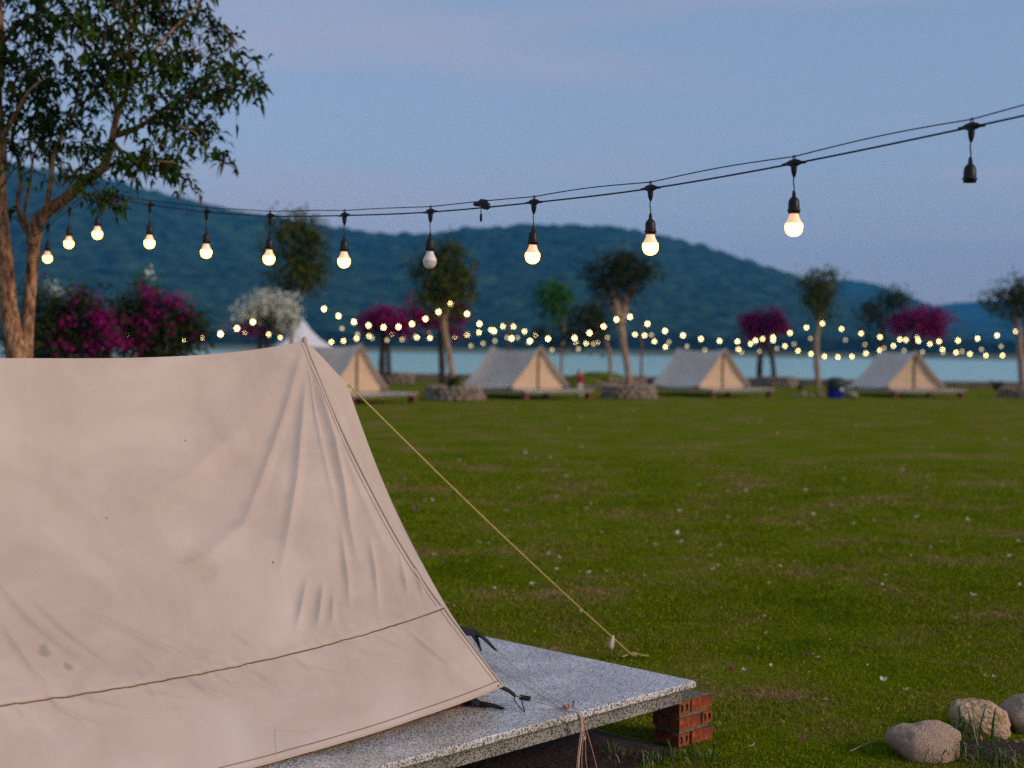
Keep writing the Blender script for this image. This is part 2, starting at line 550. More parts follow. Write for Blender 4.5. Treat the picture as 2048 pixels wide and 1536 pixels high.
# mildew spots and scuffs on the near panel, tent axes
STAINS = [(-1.660, -0.784, 0.391, 0.030, (0.30, 0.265, 0.20)), (-1.608, -0.839, 0.342, 0.020, (0.30, 0.26, 0.20)), (-1.223, -0.419, 0.754, 0.009, (0.34, 0.27, 0.21)), (-0.765, -0.227, 1.010, 0.005, (0.14, 0.08, 0.05)), (-0.937, -0.587, 0.573, 0.090, (0.47, 0.39, 0.31)), (-0.631, -0.624, 0.557, 0.007, (0.10, 0.06, 0.045))]

M['granite'] = granite_mat()
M['granite_shaded'] = granite_mat('shade_toned_granite', 0.50)  # shade below the slab top is put into the apron's granite colour
M['canvas'] = canvas_mat('weathered_canvas')
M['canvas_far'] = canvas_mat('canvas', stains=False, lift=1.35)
M['seam'] = mat('brown_piping', (0.12, 0.065, 0.038), 0.8)
M['hem'] = mat('canvas_hem', (0.50, 0.38, 0.28), 0.85, bump=(200, 0.3, 0.002))
M['door'] = mat('tan_door_canvas', (0.50, 0.36, 0.23), 0.9, noise=6, color2=(0.58, 0.43, 0.29))
M['zip'] = mat('dark_zip_flap', (0.10, 0.07, 0.045), 0.8)
M['redfloor'] = mat('dark_red_groundsheet', (0.10, 0.012, 0.010), 0.6)
M['black'] = mat('black_webbing', (0.012, 0.012, 0.013), 0.75)
M['blackrubber'] = mat('black_rubber', (0.010, 0.010, 0.011), 0.45)
M['cord'] = mat('white_red_cord', (0.55, 0.42, 0.34), 0.8, noise=260, color2=(0.40, 0.10, 0.06))
M['palecord'] = mat('pale_cord', (0.62, 0.55, 0.46), 0.8, noise=200, color2=(0.45, 0.30, 0.22))
M['yellowrope'] = mat('yellow_rope', (0.34, 0.26, 0.065), 0.8, noise=140, color2=(0.52, 0.42, 0.16), bump=(260, 0.6, 0.003))
M['brick'] = mat('red_clay_brick', (0.31, 0.080, 0.030), 0.9, spec=.1, noise=22, color2=(0.11, 0.040, 0.024), ramp=(0.36, 0.70), bump=(60, 1.0, 0.008))
_nt = M['brick'].node_tree
_rp = [n for n in _nt.nodes if n.type == 'VALTORGB'][0]
_e = _rp.color_ramp.elements.new(0.52); _e.color = (0.20, 0.048, 0.022, 1)
_e = _rp.color_ramp.elements.new(0.80); _e.color = (0.13, 0.11, 0.08, 1)
M['mortar'] = mat('grey_green_mortar', (0.16, 0.15, 0.11), 0.95, noise=40, color2=(0.08, 0.09, 0.05), bump=(60, 0.8, 0.01))
M['lawn'] = lawn_mat('lawn_ground')
M['blade'] = lawn_mat('grass_blade', True)
M['water'] = water_mat()
M['bank'] = mat('bare_earth_bank', (0.085, 0.050, 0.034), 0.95, noise=1.5, color2=(0.14, 0.10, 0.065), bump=(6, 0.8, 0.06))
M['soil'] = mat('shaded_red_brown_soil', (0.045, 0.022, 0.016), 0.95, noise=18, color2=(0.018, 0.011, 0.008), bump=(40, 1.0, 0.02))  # soil colour deepened to carry the shade beneath the near slab
M['bark'] = bark_mat('orange_brown_bark', (0.070, 0.034, 0.018), (0.44, 0.26, 0.145), 18)
M['bark_far'] = bark_mat('pale_bark', (0.18, 0.12, 0.085), (0.40, 0.29, 0.21), 9)
M['bark_dark'] = bark_mat('dark_bark', (0.030, 0.022, 0.018), (0.075, 0.05, 0.04), 9)
M['leaf_near'] = leaf_mat('broad_leaf', (0.012, 0.036, 0.004), (0.045, 0.100, 0.010), (0.10, 0.032, 0.020))
M['leaf_mid'] = leaf_mat('park_leaf', (0.018, 0.036, 0.004), (0.085, 0.105, 0.010), (0.15, 0.11, 0.015))
M['leaf_dark'] = leaf_mat('dark_leaf', (0.016, 0.030, 0.008), (0.045, 0.060, 0.015), (0.09, 0.07, 0.03))
M['leaf_bright'] = leaf_mat('fresh_leaf', (0.018, 0.085, 0.012), (0.05, 0.17, 0.02), (0.08, 0.22, 0.03))
M['bract'] = leaf_mat('magenta_bract', (0.12, 0.003, 0.050), (0.31, 0.009, 0.150), (0.40, 0.015, 0.25), 0.25)
M['whitebract'] = leaf_mat('white_bract', (0.55, 0.58, 0.50), (0.75, 0.76, 0.68), (0.35, 0.42, 0.22), 0.3)
M['stone'] = mat('dry_wall_stone', (0.20, 0.155, 0.115), 0.9, noise=7, color2=(0.36, 0.29, 0.22), bump=(25, 0.6, 0.02))
M['boulder'] = mat('speckled_river_stone', (0.22, 0.13, 0.08), 0.9, spec=.1, noise=34, color2=(0.66, 0.50, 0.37), ramp=(0.32, 0.62), bump=(20, 0.7, 0.05))
M['boulder2'] = mat('tan_river_stone', (0.32, 0.19, 0.085), 0.85, spec=.1, noise=2.6, color2=(0.64, 0.48, 0.32), bump=(5, 0.6, 0.12))
M['petalw'] = mat('white_petal', (0.86, 0.84, 0.74), 0.7, noise=30, color2=(0.74, 0.70, 0.56), trans=0.3)
M['petalm'] = mat('magenta_petal', (0.38, 0.02, 0.20), 0.6, noise=30, color2=(0.30, 0.02, 0.16), trans=0.3)
M['petalp'] = mat('faded_pink_petal', (0.50, 0.18, 0.13), 0.7, noise=30, color2=(0.42, 0.22, 0.15), trans=0.3)
M['white'] = mat('white_tarpaulin', (0.72, 0.74, 0.76), 0.6, noise=2, color2=(0.62, 0.65, 0.68))
M['bluebin'] = mat('blue_plastic', (0.010, 0.016, 0.26), 0.4)
M['binlid'] = mat('black_plastic_bag', (0.008, 0.012, 0.014), 0.35, bump=(14, 0.9, 0.04))
M['paper'] = mat('white_sticker', (0.65, 0.66, 0.68), 0.6)
M['post'] = mat('brown_wooden_post', (0.12, 0.06, 0.035), 0.9, noise=8, color2=(0.17, 0.09, 0.05))
M['bulb'] = bulb_mat('lit_warm_bulb', (1.0, 0.43, 0.07), 10.0)
M['bulb_far'] = bulb_mat('lit_cream_bulb', (1.0, 0.74, 0.32), 9.0)
M['bulb_flare'] = bulb_mat('dim_flare_bulb', (1.0, 0.80, 0.42), 1.6)  # weak emission for made-up bulbs that repeat lens flare
M['bulbcollar'] = mat('glowing_bulb_collar', (0.70, 0.60, 0.50), 0.4, emit=((1.0, 0.50, 0.22), 0.55))
M['bulbbase'] = mat('white_bulb_collar', (0.70, 0.66, 0.60), 0.4)
M['bulboff'] = mat('unlit_frosted_globe', (0.42, 0.41, 0.38), 0.25, spec=0.5, noise=60, color2=(0.62, 0.60, 0.56))
M['skin'] = mat('pale_head_paint', (0.52, 0.36, 0.24), 0.7)
M['red'] = mat('red_paint', (0.34, 0.008, 0.022), 0.6)
M['plainwhite'] = mat('white_paint', (0.55, 0.54, 0.50), 0.6)
M['blade_long'] = leaf_mat('long_grass_leaf', (0.03, 0.09, 0.015), (0.07, 0.14, 0.025), (0.30, 0.22, 0.12), 0.25)
M['straw'] = leaf_mat('dry_straw', (0.22, 0.16, 0.10), (0.36, 0.30, 0.20), None, 0.1, 0.8)


# ================================================================== SETTING
def shore(x):
    return 72.0 + 1.6 * vnoise(np.asarray(x) * 0.09, np.zeros_like(np.asarray(x, float)), 5) + 0.02 * np.asarray(x)


LAKE_Z = -1.0


def build_ground():
    xs = np.concatenate([np.linspace(-120, -12, 40), np.linspace(-11.5, 11.5, 60), np.linspace(12, 120, 40)])
    yd = np.concatenate([np.linspace(-25, 3, 12), np.linspace(3.5, 20, 60), np.linspace(20.5, 69, 60)])
    rows = []
    for y in yd:
        z = 0.02 * fbm(xs * 0.25, np.full_like(xs, y * 0.25), 3) * np.clip((y - 9) / 8, 0, 1)
        rows.append(np.stack([xs, np.full_like(xs, y), z], 1))
    s = shore(xs)
    for k, (dy, z) in enumerate([(-2.6, 0.0), (-2.3, 0.20), (-1.2, 0.27), (-0.4, 0.22), (0.0, -0.15), (0.35, -0.7), (1.0, -1.1), (6, -2.2), (20, -4)]):
        rows.append(np.stack([xs, s + dy, np.full_like(xs, z) + 0.03 * vnoise(xs * 1.3, np.full_like(xs, k), 8)], 1))
    v = np.concatenate(rows); nx = len(xs); ny = len(rows)
    i = np.arange(nx - 1)[None, :] + nx * np.arange(ny - 1)[:, None]
    f = np.stack([i, i + 1, i + 1 + nx, i + nx], -1).reshape(-1, 4)
    mi = np.zeros((ny - 1, nx - 1), int); mi[-9:] = 1
    o = link('lawn', np_mesh('lawn', v, f, True, mi.ravel()), None, [M['lawn'], M['bank']])
    tag(o, kind='structure')


build_ground()

lk = np.array([(-900, 71, LAKE_Z), (900, 71, LAKE_Z), (900, 640, LAKE_Z), (-900, 640, LAKE_Z)], float)
tag(link('lake', np_mesh('lake', lk, np.array([[0, 1, 2, 3]])), None, M['water']), kind='structure')


def build_far_bank():
    xs = np.linspace(-900, 900, 181)
    prof = [(-8, -2.0), (0, -0.9), (6, -0.5), (60, -0.2), (160, 0.2), (330, 1.2), (700, 4)]
    rows = []
    for dy, z in prof:
        y = 500 + 9 * fbm(xs * 0.012, np.zeros_like(xs), 4) + dy
        rows.append(np.stack([xs, y, np.full_like(xs, z) + 0.25 * fbm(xs * 0.03, np.full_like(xs, dy), 9)], 1))
    v = np.concatenate(rows); nx = len(xs); ny = len(rows)
    i = np.arange(nx - 1)[None, :] + nx * np.arange(ny - 1)[:, None]
    f = np.stack([i, i + 1, i + 1 + nx, i + nx], -1).reshape(-1, 4)
    m = mat('far_meadow', (0.075, 0.115, 0.03), 0.95, noise=0.03, color2=(0.16, 0.15, 0.08), coords='Object')
    tag(link('far_bank', np_mesh('far_bank', v, f, True), None, m), kind='structure')


build_far_bank()


def canopy(x, y, cell, seed):
    """height 0..1 of a closed tree canopy: jittered domes on a grid"""
    x = x / cell; y = y / cell
    xi = np.floor(x); yi = np.floor(y)
    best = np.zeros_like(x)
    for dx in (-1, 0, 1):
        for dy in (-1, 0, 1):
            cx = xi + dx; cy = yi + dy
            jx = vnoise(cx * 7.31 + .5, cy * 3.77 + .5, seed) * .5 + .5
            jy = vnoise(cx * 5.11 + .5, cy * 9.13 + .5, seed + 1) * .5 + .5
            h = 0.6 + 0.4 * vnoise(cx * 3.3 + .5, cy * 2.9 + .5, seed + 2)
            d2 = ((x - cx - jx) ** 2 + (y - cy - jy) ** 2) / 0.62
            best = np.maximum(best, h * np.sqrt(np.clip(1 - d2, 0, 1)))
    return best


forest = bpy.data.materials.new('forest_canopy'); forest.use_nodes = True
_nt = forest.node_tree; _b = _nt.nodes['Principled BSDF']
_g = _nt.nodes.new('ShaderNodeNewGeometry')
_n = _nt.nodes.new('ShaderNodeTexNoise'); _n.inputs['Scale'].default_value = 0.045; _n.inputs['Detail'].default_value = 8; _n.inputs['Roughness'].default_value = 0.75
_r = _nt.nodes.new('ShaderNodeValToRGB'); _r.color_ramp.elements[0].position = 0.36; _r.color_ramp.elements[0].color = (0.002, 0.009, 0.011, 1)
_r.color_ramp.elements[1].position = 0.66; _r.color_ramp.elements[1].color = (0.050, 0.105, 0.062, 1)
_nt.links.new(_g.outputs['Position'], _n.inputs['Vector']); _nt.links.new(_n.outputs['Fac'], _r.inputs[0]); _nt.links.new(_r.outputs[0], _b.inputs['Base Color'])
_b.inputs['Roughness'].default_value = 1.0; _b.inputs['Specular IOR Level'].default_value = 0.0


belt = mat('dark_shore_forest', (0.004, 0.012, 0.012), 1.0, spec=0.0, noise=0.06, color2=(0.018, 0.035, 0.020))


def hill(name, prof, d0, d1, d2, step, seed, cell=11.0, amp=5.0, gully=0.16):
    px = np.array([p[0] for p in prof], float); py = np.array([p[1] for p in prof], float)
    x0, x1 = px[0], px[-1]
    na = int((x1 - x0) / F_PX * d1 / step)
    A = np.linspace(x0, x1, na)
    PY = np.interp(A, px, py)
    # soften the corners of the outline
    k = max(3, int(na * 0.012)); ker = np.hanning(2 * k + 1); ker /= ker.sum()
    PY = np.convolve(np.pad(PY, k, mode='edge'), ker, 'valid')
    nr = int((d1 - d0) / (step * 1.15))
    T = np.concatenate([np.linspace(0, 1, nr), 1 + np.linspace(0.04, 1, 12)])
    ends = [at(a, p, d1) for a, p in zip(A, PY)]
    ex = np.array([e.x for e in ends]); ey = np.array([e.y for e in ends]); ez = np.array([e.z for e in ends])
    dist = np.where(T <= 1, d0 + (d1 - d0) * T, d1 + (d2 - d1) * (T - 1))
    X = ex[None, :] * dist[:, None] / d1; Y = ey[None, :] * dist[:, None] / d1
    Tt = T[:, None]
    shape = np.where(Tt <= 1, np.clip(Tt, 0, 1) ** 1.25, np.clip(1 - (Tt - 1) ** 1.3, 0, 1))
    g = fbm(X * 0.006, Y * 0.0022, seed, 4)
    Z = ez[None, :] * shape * (1 + gully * g * np.clip((1 - Tt) * 3, 0, 1) * 1.0) + amp * canopy(X, Y, cell, seed + 30) - amp * 0.9 + 1.5
    edge = np.clip(Tt * 12, 0, 1)
    Z = Z * edge + (1 - edge) * 0.2
    v = np.stack([X, Y, Z], -1).reshape(-1, 3)
    nx = na; ny = len(T)
    i = np.arange(nx - 1)[None, :] + nx * np.arange(ny - 1)[:, None]
    f = np.stack([i, i + 1, i + 1 + nx, i + nx], -1).reshape(-1, 4)
    tag(link(name, np_mesh(name, v, f, True), None, belt if name == 'forest_belt' else forest), kind='structure')


hill('hill', [(-500, 250), (-200, 288), (0, 322), (100, 338), (200, 352), (300, 376), (400, 402), (500, 424), (600, 437), (680, 453), (760, 463),
              (850, 463), (950, 453), (1050, 446), (1150, 448), (1230, 451), (1300, 464), (1380, 482), (1450, 501), (1520, 524), (1600, 555),
              (1680, 586), (1760, 613), (1850, 642), (1950, 668), (2080, 690), (2400, 696)], 760, 1500, 2100, 3.6, 3, 12.0, 7.5, 0.22)
hill('hill', [(1250, 660), (1400, 625), (1520, 592), (1620, 566), (1690, 557), (1750, 566), (1810, 588), (1870, 612), (1950, 640), (2100, 655), (2500, 660)], 1700, 2300, 2800, 7.5, 13, 12, 5)
hill('hill', [(1600, 660), (1780, 640), (1850, 618), (1890, 607), (1950, 602), (2048, 597), (2200, 590), (2500, 600)], 2600, 3100, 3600, 10, 23, 14, 6)
# dark line of trees at the foot of the hills, along the far meadow
hill('forest_belt', [(-500, 655), (0, 655), (500, 660), (900, 668), (1300, 672), (1700, 676), (2100, 682), (2500, 690)], 690, 720, 760, 2.4, 43, 8, 5, 0.3)

# evening haze over the lake
hz = MB(); hz.box(-3000, 3000, -60, 3800, -6, 262)
hm = bpy.data.materials.new('evening_haze'); hm.use_nodes = True
hm.node_tree.nodes.clear()
pv = hm.node_tree.nodes.new('ShaderNodeVolumePrincipled')
pv.inputs['Color'].default_value = (0.05, 0.44, 1.0, 1)
pv.inputs['Density'].default_value = 0.00022
pv.inputs['Anisotropy'].default_value = 0.0
ho = hm.node_tree.nodes.new('ShaderNodeOutputMaterial')
hm.node_tree.links.new(pv.outputs[0], ho.inputs['Volume'])
hm.cycles.homogeneous_volume = True
HAZE=tag(hz.build('haze', hm), kind='stuff')


def grid_faces_(nu, nt):
    i = np.arange(nt - 1)[None, :] + nt * np.arange(nu - 1)[:, None]
    return np.stack([i, i + nt, i + 1 + nt, i + 1], -1).reshape(-1, 4)


# ================================================================== NEAR PLATFORM AND TENT
SLAB_Z = 0.30
KA, KB = 0.92, -1.50       # visible slab corner in tent axes (a along ridge, b across)


def t2w(a, b, z):
    """tent axes -> world"""
    return Vector((TENT_O.x, TENT_O.y, 0)) + U1 * a + U2 * b + Vector((0, 0, z))


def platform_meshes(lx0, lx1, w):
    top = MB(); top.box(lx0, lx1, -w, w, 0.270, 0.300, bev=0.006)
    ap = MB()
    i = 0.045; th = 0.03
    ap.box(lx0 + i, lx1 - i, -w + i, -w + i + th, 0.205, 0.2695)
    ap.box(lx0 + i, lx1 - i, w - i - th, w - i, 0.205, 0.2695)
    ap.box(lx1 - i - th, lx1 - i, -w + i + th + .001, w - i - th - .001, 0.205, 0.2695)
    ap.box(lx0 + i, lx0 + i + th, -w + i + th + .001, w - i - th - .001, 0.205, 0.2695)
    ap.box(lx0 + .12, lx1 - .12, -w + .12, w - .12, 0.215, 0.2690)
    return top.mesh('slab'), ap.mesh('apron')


P_LEN0, P_LEN1, P_W = -3.55, 0.92, 1.50
slab_me, apron_me = platform_meshes(P_LEN0, P_LEN1, P_W)
slab_me.materials.append(M['granite']); apron_me.materials.append(M['granite_shaded'])


def brick_mesh(lx=0.145, w=0.072, h=0.051, holes=True):
    b = MB()
    x0, x1 = -lx / 2, lx / 2
    n = 8
    rh = 0.0150
    dep = 0.035

    def face(x, sgn):
        vs = []; fs = []
        for (ya, yb) in ((-w / 2, 0.0), (0.0, w / 2)):
            cy = (ya + yb) / 2
            outer = [(ya, -h / 2), (cy, -h / 2), (yb, -h / 2), (yb, 0), (yb, h / 2), (cy, h / 2), (ya, h / 2), (ya, 0)]
            inner = [(cy + rh * .8 * math.cos(math.radians(225 + 45 * k)), rh * 1.15 * math.sin(math.radians(225 + 45 * k))) for k in range(8)]
            o = len(vs)
            vs += [(x, p[0], p[1]) for p in outer] + [(x, p[0], p[1]) for p in inner] + [(x - sgn * dep, p[0], p[1]) for p in inner]
            for k in range(8):
                j = (k + 1) % 8
                q = (o + k, o + j, o + 8 + j, o + 8 + k); q2 = (o + 8 + k, o + 8 + j, o + 16 + j, o + 16 + k)
                fs.append(q if sgn > 0 else q[::-1]); fs.append(q2 if sgn > 0 else q2[::-1])
            cap = tuple(o + 16 + k for k in range(8)); fs.append(cap if sgn > 0 else cap[::-1])
        b.add(vs, fs)
    face(x1, 1); face(x0, -1)
    c = [(-w / 2, -h / 2), (w / 2, -h / 2), (w / 2, h / 2), (-w / 2, h / 2)]
    v = [(x0, *p) for p in c] + [(x1, *p) for p in c]
    b.add(v, [(0, 4, 5, 1), (1, 5, 6, 2), (2, 6, 7, 3), (3, 7, 4, 0)])
    me = b.mesh('brick'); me.materials.append(M['brick'])
    return me


BRICK = brick_mesh()


def brick_pier(loc, rz, label, courses=3, size=0.232, group=None, h=0.205, proud=False):
    t = empty('brick_pier', loc, rz, label, 'brick pier', group)
    dep = 0.150
    core = MB()
    core.box(-size / 2 + .012, size / 2 - .012, -dep / 2 + .010, dep / 2 - .010, -0.05, h - 0.004)
    core.build('mortar', M['mortar'], t)
    ch = h / courses
    L2, W2 = 0.145, 0.072
    for c in range(courses):
        z = ch * (c + 0.5) + 0.002
        fl = -1 if c % 2 == 0 else 1          # the end-on brick alternates sides from course to course
        xe = size / 2 - W2 / 2; xs = size / 2 - L2 / 2
        spots = [(fl * xe, 0, math.pi / 2), (-fl * xs, -dep / 2 + W2 / 2, 0), (-fl * xs, dep / 2 - W2 / 2, 0)]
        for (x, y, r) in spots:
            link('brick', BRICK, t, loc=(x + random.uniform(-.005, .005), y + random.uniform(-.006, .006), z + random.uniform(-.002, .002)),
                 rot=(random.uniform(-.03, .03), random.uniform(-.02, .02), r + random.uniform(-.06, .06)), scale=(random.uniform(.95, 1.02), random.uniform(.95, 1.02), random.uniform(.96, 1.06)))
    return t


def platform(loc, rz, label, group, piers, plab):
    t = empty('granite_platform', loc, rz, label, 'platform', group)
    link('slab', slab_me, t); link('apron', apron_me, t)
    R = Matrix.Rotation(rz, 4, 'Z')
    for k, (a, b) in enumerate(piers):
        p = Vector(loc) + R @ Vector((a, b, 0))
        brick_pier(p, rz, plab[k], group='brick piers under the platforms')
    return t


near_loc = Vector((TENT_O.x, TENT_O.y, 0))
platform(near_loc, RIDGE_RZ, 'grey speckled granite platform under the large foreground tent', 'granite tent platforms',
         [(KA - 0.030 + 0.116, KB + 0.064 + 0.075), (KA - 0.2, 1.2)],
         ['red hollow brick pier under the near corner of the foreground granite platform', 'brick pier under the far corner of the foreground platform, in shade'])

xs_ = np.linspace(P_LEN0 + .05, P_LEN1 - .06, 60); ys_ = np.linspace(-P_W + .03, P_W - .03, 40)
gx, gy = np.meshgrid(xs_, ys_, indexing='ij')
gz_ = 0.006 + 0.012 * (fbm(gx * 3, gy * 3, 77, 4) + 1) * np.clip(np.minimum.reduce([gx - xs_[0], xs_[-1] - gx, gy - ys_[0], ys_[-1] - gy]) * 8, 0, 1)
o = link('soil_shade_sheet', np_mesh('soil_shade_sheet', np.stack([gx, gy, gz_], -1).reshape(-1, 3), grid_faces_(60, 40), True), None, M['soil'], loc=(near_loc.x, near_loc.y, 0), rot=(0, 0, RIDGE_RZ))  # dark sheet added to paint the shade on the ground under the slab
tag(o, kind='structure')

TL, TH, TW = 2.6, 1.412, 1.25     # ridge length, pole height, half width
SLANT = math.hypot(TW, TH - 0.08)
SEAM_T = 0.775
SAG = 0.082                       # ridge sag of the tent being built


def side_pt(u, t, sgn=-1.0):
    """fly side panel: u metres from the bell-end pole, t 0 ridge .. 1 hem (numpy)"""
    su = np.clip(u / TL, 0, 1)
    mid3 = 1 - np.abs(2 * su - 1) ** 3
    mid4 = 1 - np.abs(2 * su - 1) ** 4
    rz_ = TH - SAG * mid3
    hz_ = 0.085 - 0.070 * (1 - (2 * su - 1) ** 2)
    y = TW * (1 + 0.008 * mid4)
    z = rz_ + (hz_ - rz_) * t
    yy = y * t
    s = np.sin(np.pi * t)
    ins = (0.030 + 0.072 * mid3) * s
    edge = np.exp(-u / 0.45)
    yy = yy - ins * 0.72 + 0.0 * edge
    z = z - ins * 0.69 - 0.028 * s * edge
    a = -u - 0.055 * s * edge
    return a, sgn * yy, z


FOLD_GAIN = 1.75


def folds(u, t):
    """tension folds and gathers of the near panel, metres outwards"""
    v = t * SLANT
    r = np.hypot(u, v) + 1e-6
    th = np.arctan2(u, v)
    d = 0 * u
    for (t0, sg, A, r0, r1) in FAN:
        wob = 0.02 * vnoise(r * 3.0, r * 0 + t0 * 50, 3)
        env = np.clip((r - 0.03) / 0.35, 0, 1) * np.clip((r1 - r) / (0.45 * r1), 0, 1)
        env = env * env * (3 - 2 * env)
        d = d + A * env * np.exp(-((th - t0 - wob) / sg) ** 2)
    for (A, w, pl) in LINES:
        best = np.full(np.shape(u), 9.0); along = np.zeros(np.shape(u)); n = len(pl) - 1
        for k in range(n):
            x0, y0 = pl[k]; x1, y1 = pl[k + 1]
            dx, dy = x1 - x0, y1 - y0; L2_ = dx * dx + dy * dy
            q = np.clip(((u - x0) * dx + (v - y0) * dy) / L2_, 0, 1)
            dd = np.hypot(u - x0 - q * dx, v - y0 - q * dy)
            along = np.where(dd < best, (k + q) / n, along); best = np.minimum(best, dd)
        fade = 0.06 + 0.94 * np.sin(np.pi * np.clip(along, 0.02, .98)) ** .8
        d = d + FOLD_GAIN * A * fade * (np.exp(-np.abs(best / (w * .9)) ** 1.5) - .35 * np.exp(-(best / (2.4 * w)) ** 2))
    ds = (t - SEAM_T) * SLANT                       # metres below the skirt seam
    # short gathers each side of the seam
    g1 = vnoise(u * 26 + 0.35 * ds * 26, u * 0 + 2.3, 5) + 0.6 * vnoise(u * 55, u * 0 + 1.1, 6)
    d = d + 0.0034 * g1 * np.exp(-np.abs(ds) / 0.050)
    # long diagonal folds above the seam towards the middle of the tent
    up = np.clip(-ds, 0, 1)
    q = u + 1.15 * up + 0.25 * up ** 2
    l1 = vnoise(q * 6.2, u * 0 + 7.7, 12); l1 = l1 + 0.5 * vnoise(q * 13.0, up * 2.0, 14)
    env = np.where(ds < 0, np.exp(-((up - 0.05) / 0.28) ** 2), 0) * np.clip((u - 0.35) / 0.5, 0, 1)
    d = d + 0.0045 * env * l1
    # steeper folds near the visible end, above the seam
    q2 = u + 0.30 * up
    l2 = vnoise(q2 * 15, u * 0 + 3.1, 22) + 0.5 * vnoise(q2 * 31, up * 1.5, 24)
    env2 = np.where(ds < 0, np.exp(-(up / 0.26) ** 2), 0) * np.clip((0.75 - u) / 0.4, 0, 1)
    d = d + 0.0035 * env2 * l2
    # folds hanging below the seam, sweeping towards the corner
    dn = np.clip(ds, 0, 1)
    q3 = u + 1.5 * dn - 1.1 * dn ** 2
    l3 = vnoise(q3 * 11, u * 0 + 9.4, 32) + 0.45 * vnoise(q3 * 24, dn * 3, 34)
    env3 = np.where(ds > 0, np.exp(-(dn / 0.16) ** 2), 0)
    d = d + 0.0030 * env3 * l3
    # ripples along the hem and slack cloth
    d = d + 0.004 * np.exp(-((t - 1) / 0.03) ** 2) * vnoise(u * 9, u * 0, 41)
    d = d + 0.010 * fbm(u * 1.7, v * 1.7, 51, 3) * np.sin(np.pi * np.clip(t, 0, 1))
    return d


FAN = [(0.055, 0.020, 0.004, 0, 1.9), (0.245, 0.022, 0.006, 0, 1.15), (0.62, 0.05, -0.006, 0, 1.1), (1.05, 0.10, 0.006, 0, 1.1)]
# tension folds of this tent: (height, width, [(metres along ridge, metres down the slope)...])
LINES = [
    (0.0160, 0.026, [(0.026, 0.044), (0.078, 0.110), (0.149, 0.205), (0.219, 0.300), (0.272, 0.366), (0.376, 0.491), (0.524, 0.659), (0.684, 0.827)]),
    (0.0130, 0.026, [(0.071, 0.194), (0.126, 0.289), (0.186, 0.403), (0.327, 0.652), (0.476, 0.868), (0.617, 1.062)]),
    (0.0140, 0.026, [(0.015, 0.128), (0.030, 0.311), (0.060, 0.512), (0.119, 0.728), (0.197, 0.941), (0.242, 1.084)]),
    (0.0100, 0.018, [(0.234, 0.930), (0.298, 1.065), (0.342, 1.157), (0.409, 1.281)]),
    (0.0080, 0.016, [(0.130, 1.010), (0.190, 1.149), (0.283, 1.318)]),
    (0.0100, 0.018, [(0.517, 1.109), (0.603, 1.215), (0.688, 1.321)]),
    (0.0090, 0.016, [(0.461, 1.149), (0.524, 1.234), (0.603, 1.336)]),
    (0.0070, 0.014, [(0.443, 1.204), (0.521, 1.325)]),
    (0.0060, 0.014, [(0.037, 1.120), (0.119, 1.303)]),
    (0.0060, 0.014, [(0.000, 1.193), (0.052, 1.340)]),
    (0.0140, 0.075, [(0.149, 0.139), (0.521, 0.392), (0.796, 0.549), (1.064, 0.663)]),
    (0.0090, 0.050, [(0.491, 0.717), (0.803, 0.879), (1.049, 0.981)]),
    (0.0120, 0.022, [(1.707, 0.933), (1.696, 0.988), (1.652, 1.113), (1.596, 1.201), (1.540, 1.292), (1.477, 1.369)]),
    (0.0090, 0.018, [(1.622, 0.996), (1.581, 1.098), (1.532, 1.197), (1.469, 1.289), (1.410, 1.376)]),
    (0.0100, 0.020, [(1.480, 1.054), (1.413, 1.127), (1.313, 1.212), (1.239, 1.285), (1.161, 1.351), (1.108, 1.387)]),
    (0.0100, 0.020, [(1.759, 1.084), (1.748, 1.179), (1.722, 1.296), (1.689, 1.365)]),
    (0.0060, 0.014, [(1.373, 1.248), (1.324, 1.311), (1.298, 1.373)]),
    (0.0060, 0.014, [(1.209, 1.234), (1.108, 1.318), (1.034, 1.376)]),
    (0.0060, 0.014, [(0.948, 1.259), (0.908, 1.340), (0.867, 1.384)]),
    (0.0080, 0.016, [(1.718, 1.391), (1.700, 1.453), (1.652, 1.519), (1.581, 1.570)]),
    (0.0070, 0.016, [(1.399, 1.406), (1.358, 1.468), (1.254, 1.526)]),
    (0.0070, 0.015, [(1.618, 1.398), (1.562, 1.468), (1.477, 1.519)]),
    (0.0080, 0.016, [(1.213, 1.420), (1.179, 1.486), (1.105, 1.556)]),
    (0.0080, 0.016, [(1.105, 1.417), (1.064, 1.483), (0.989, 1.556)]),
    (0.0080, 0.016, [(0.967, 1.413), (0.926, 1.494), (0.867, 1.567)]),
    (0.0070, 0.015, [(0.785, 1.398), (0.733, 1.494), (0.610, 1.581)]),
    (0.0070, 0.015, [(0.551, 1.395), (0.461, 1.501), (0.353, 1.581)]),
    (0.0060, 0.014, [(0.391, 1.413), (0.309, 1.516), (0.219, 1.607)]),
    (0.0060, 0.014, [(0.238, 1.420), (0.190, 1.578), (0.149, 1.677)]),
    (0.0060, 0.014, [(1.841, 1.391), (1.823, 1.464), (1.782, 1.523)]),
]

GA, GZ = 0.247, 1.213       # guy eyelet on the bell-end centre line
FA, FZ = 0.93, 0.06         # foot of the bell-end centre line


def centre_line(t):
    z = TH + (FZ - TH) * t
    tg = (TH - GZ) / (TH - FZ)
    a = np.where(t < tg, GA * (t / tg) ** 0.9, GA + (FA - GA) * (t - tg) / (1 - tg) - 0.05 * np.sin(np.pi * np.clip((t - tg) / (1 - tg), 0, 1)))
    return a, z


def grid_faces(nu, nt, flip=False):
    i = np.arange(nt - 1)[None, :] + nt * np.arange(nu - 1)[:, None]
    f = np.stack([i, i + 1, i + 1 + nt, i + nt], -1).reshape(-1, 4)
    return f[:, ::-1] if flip else f


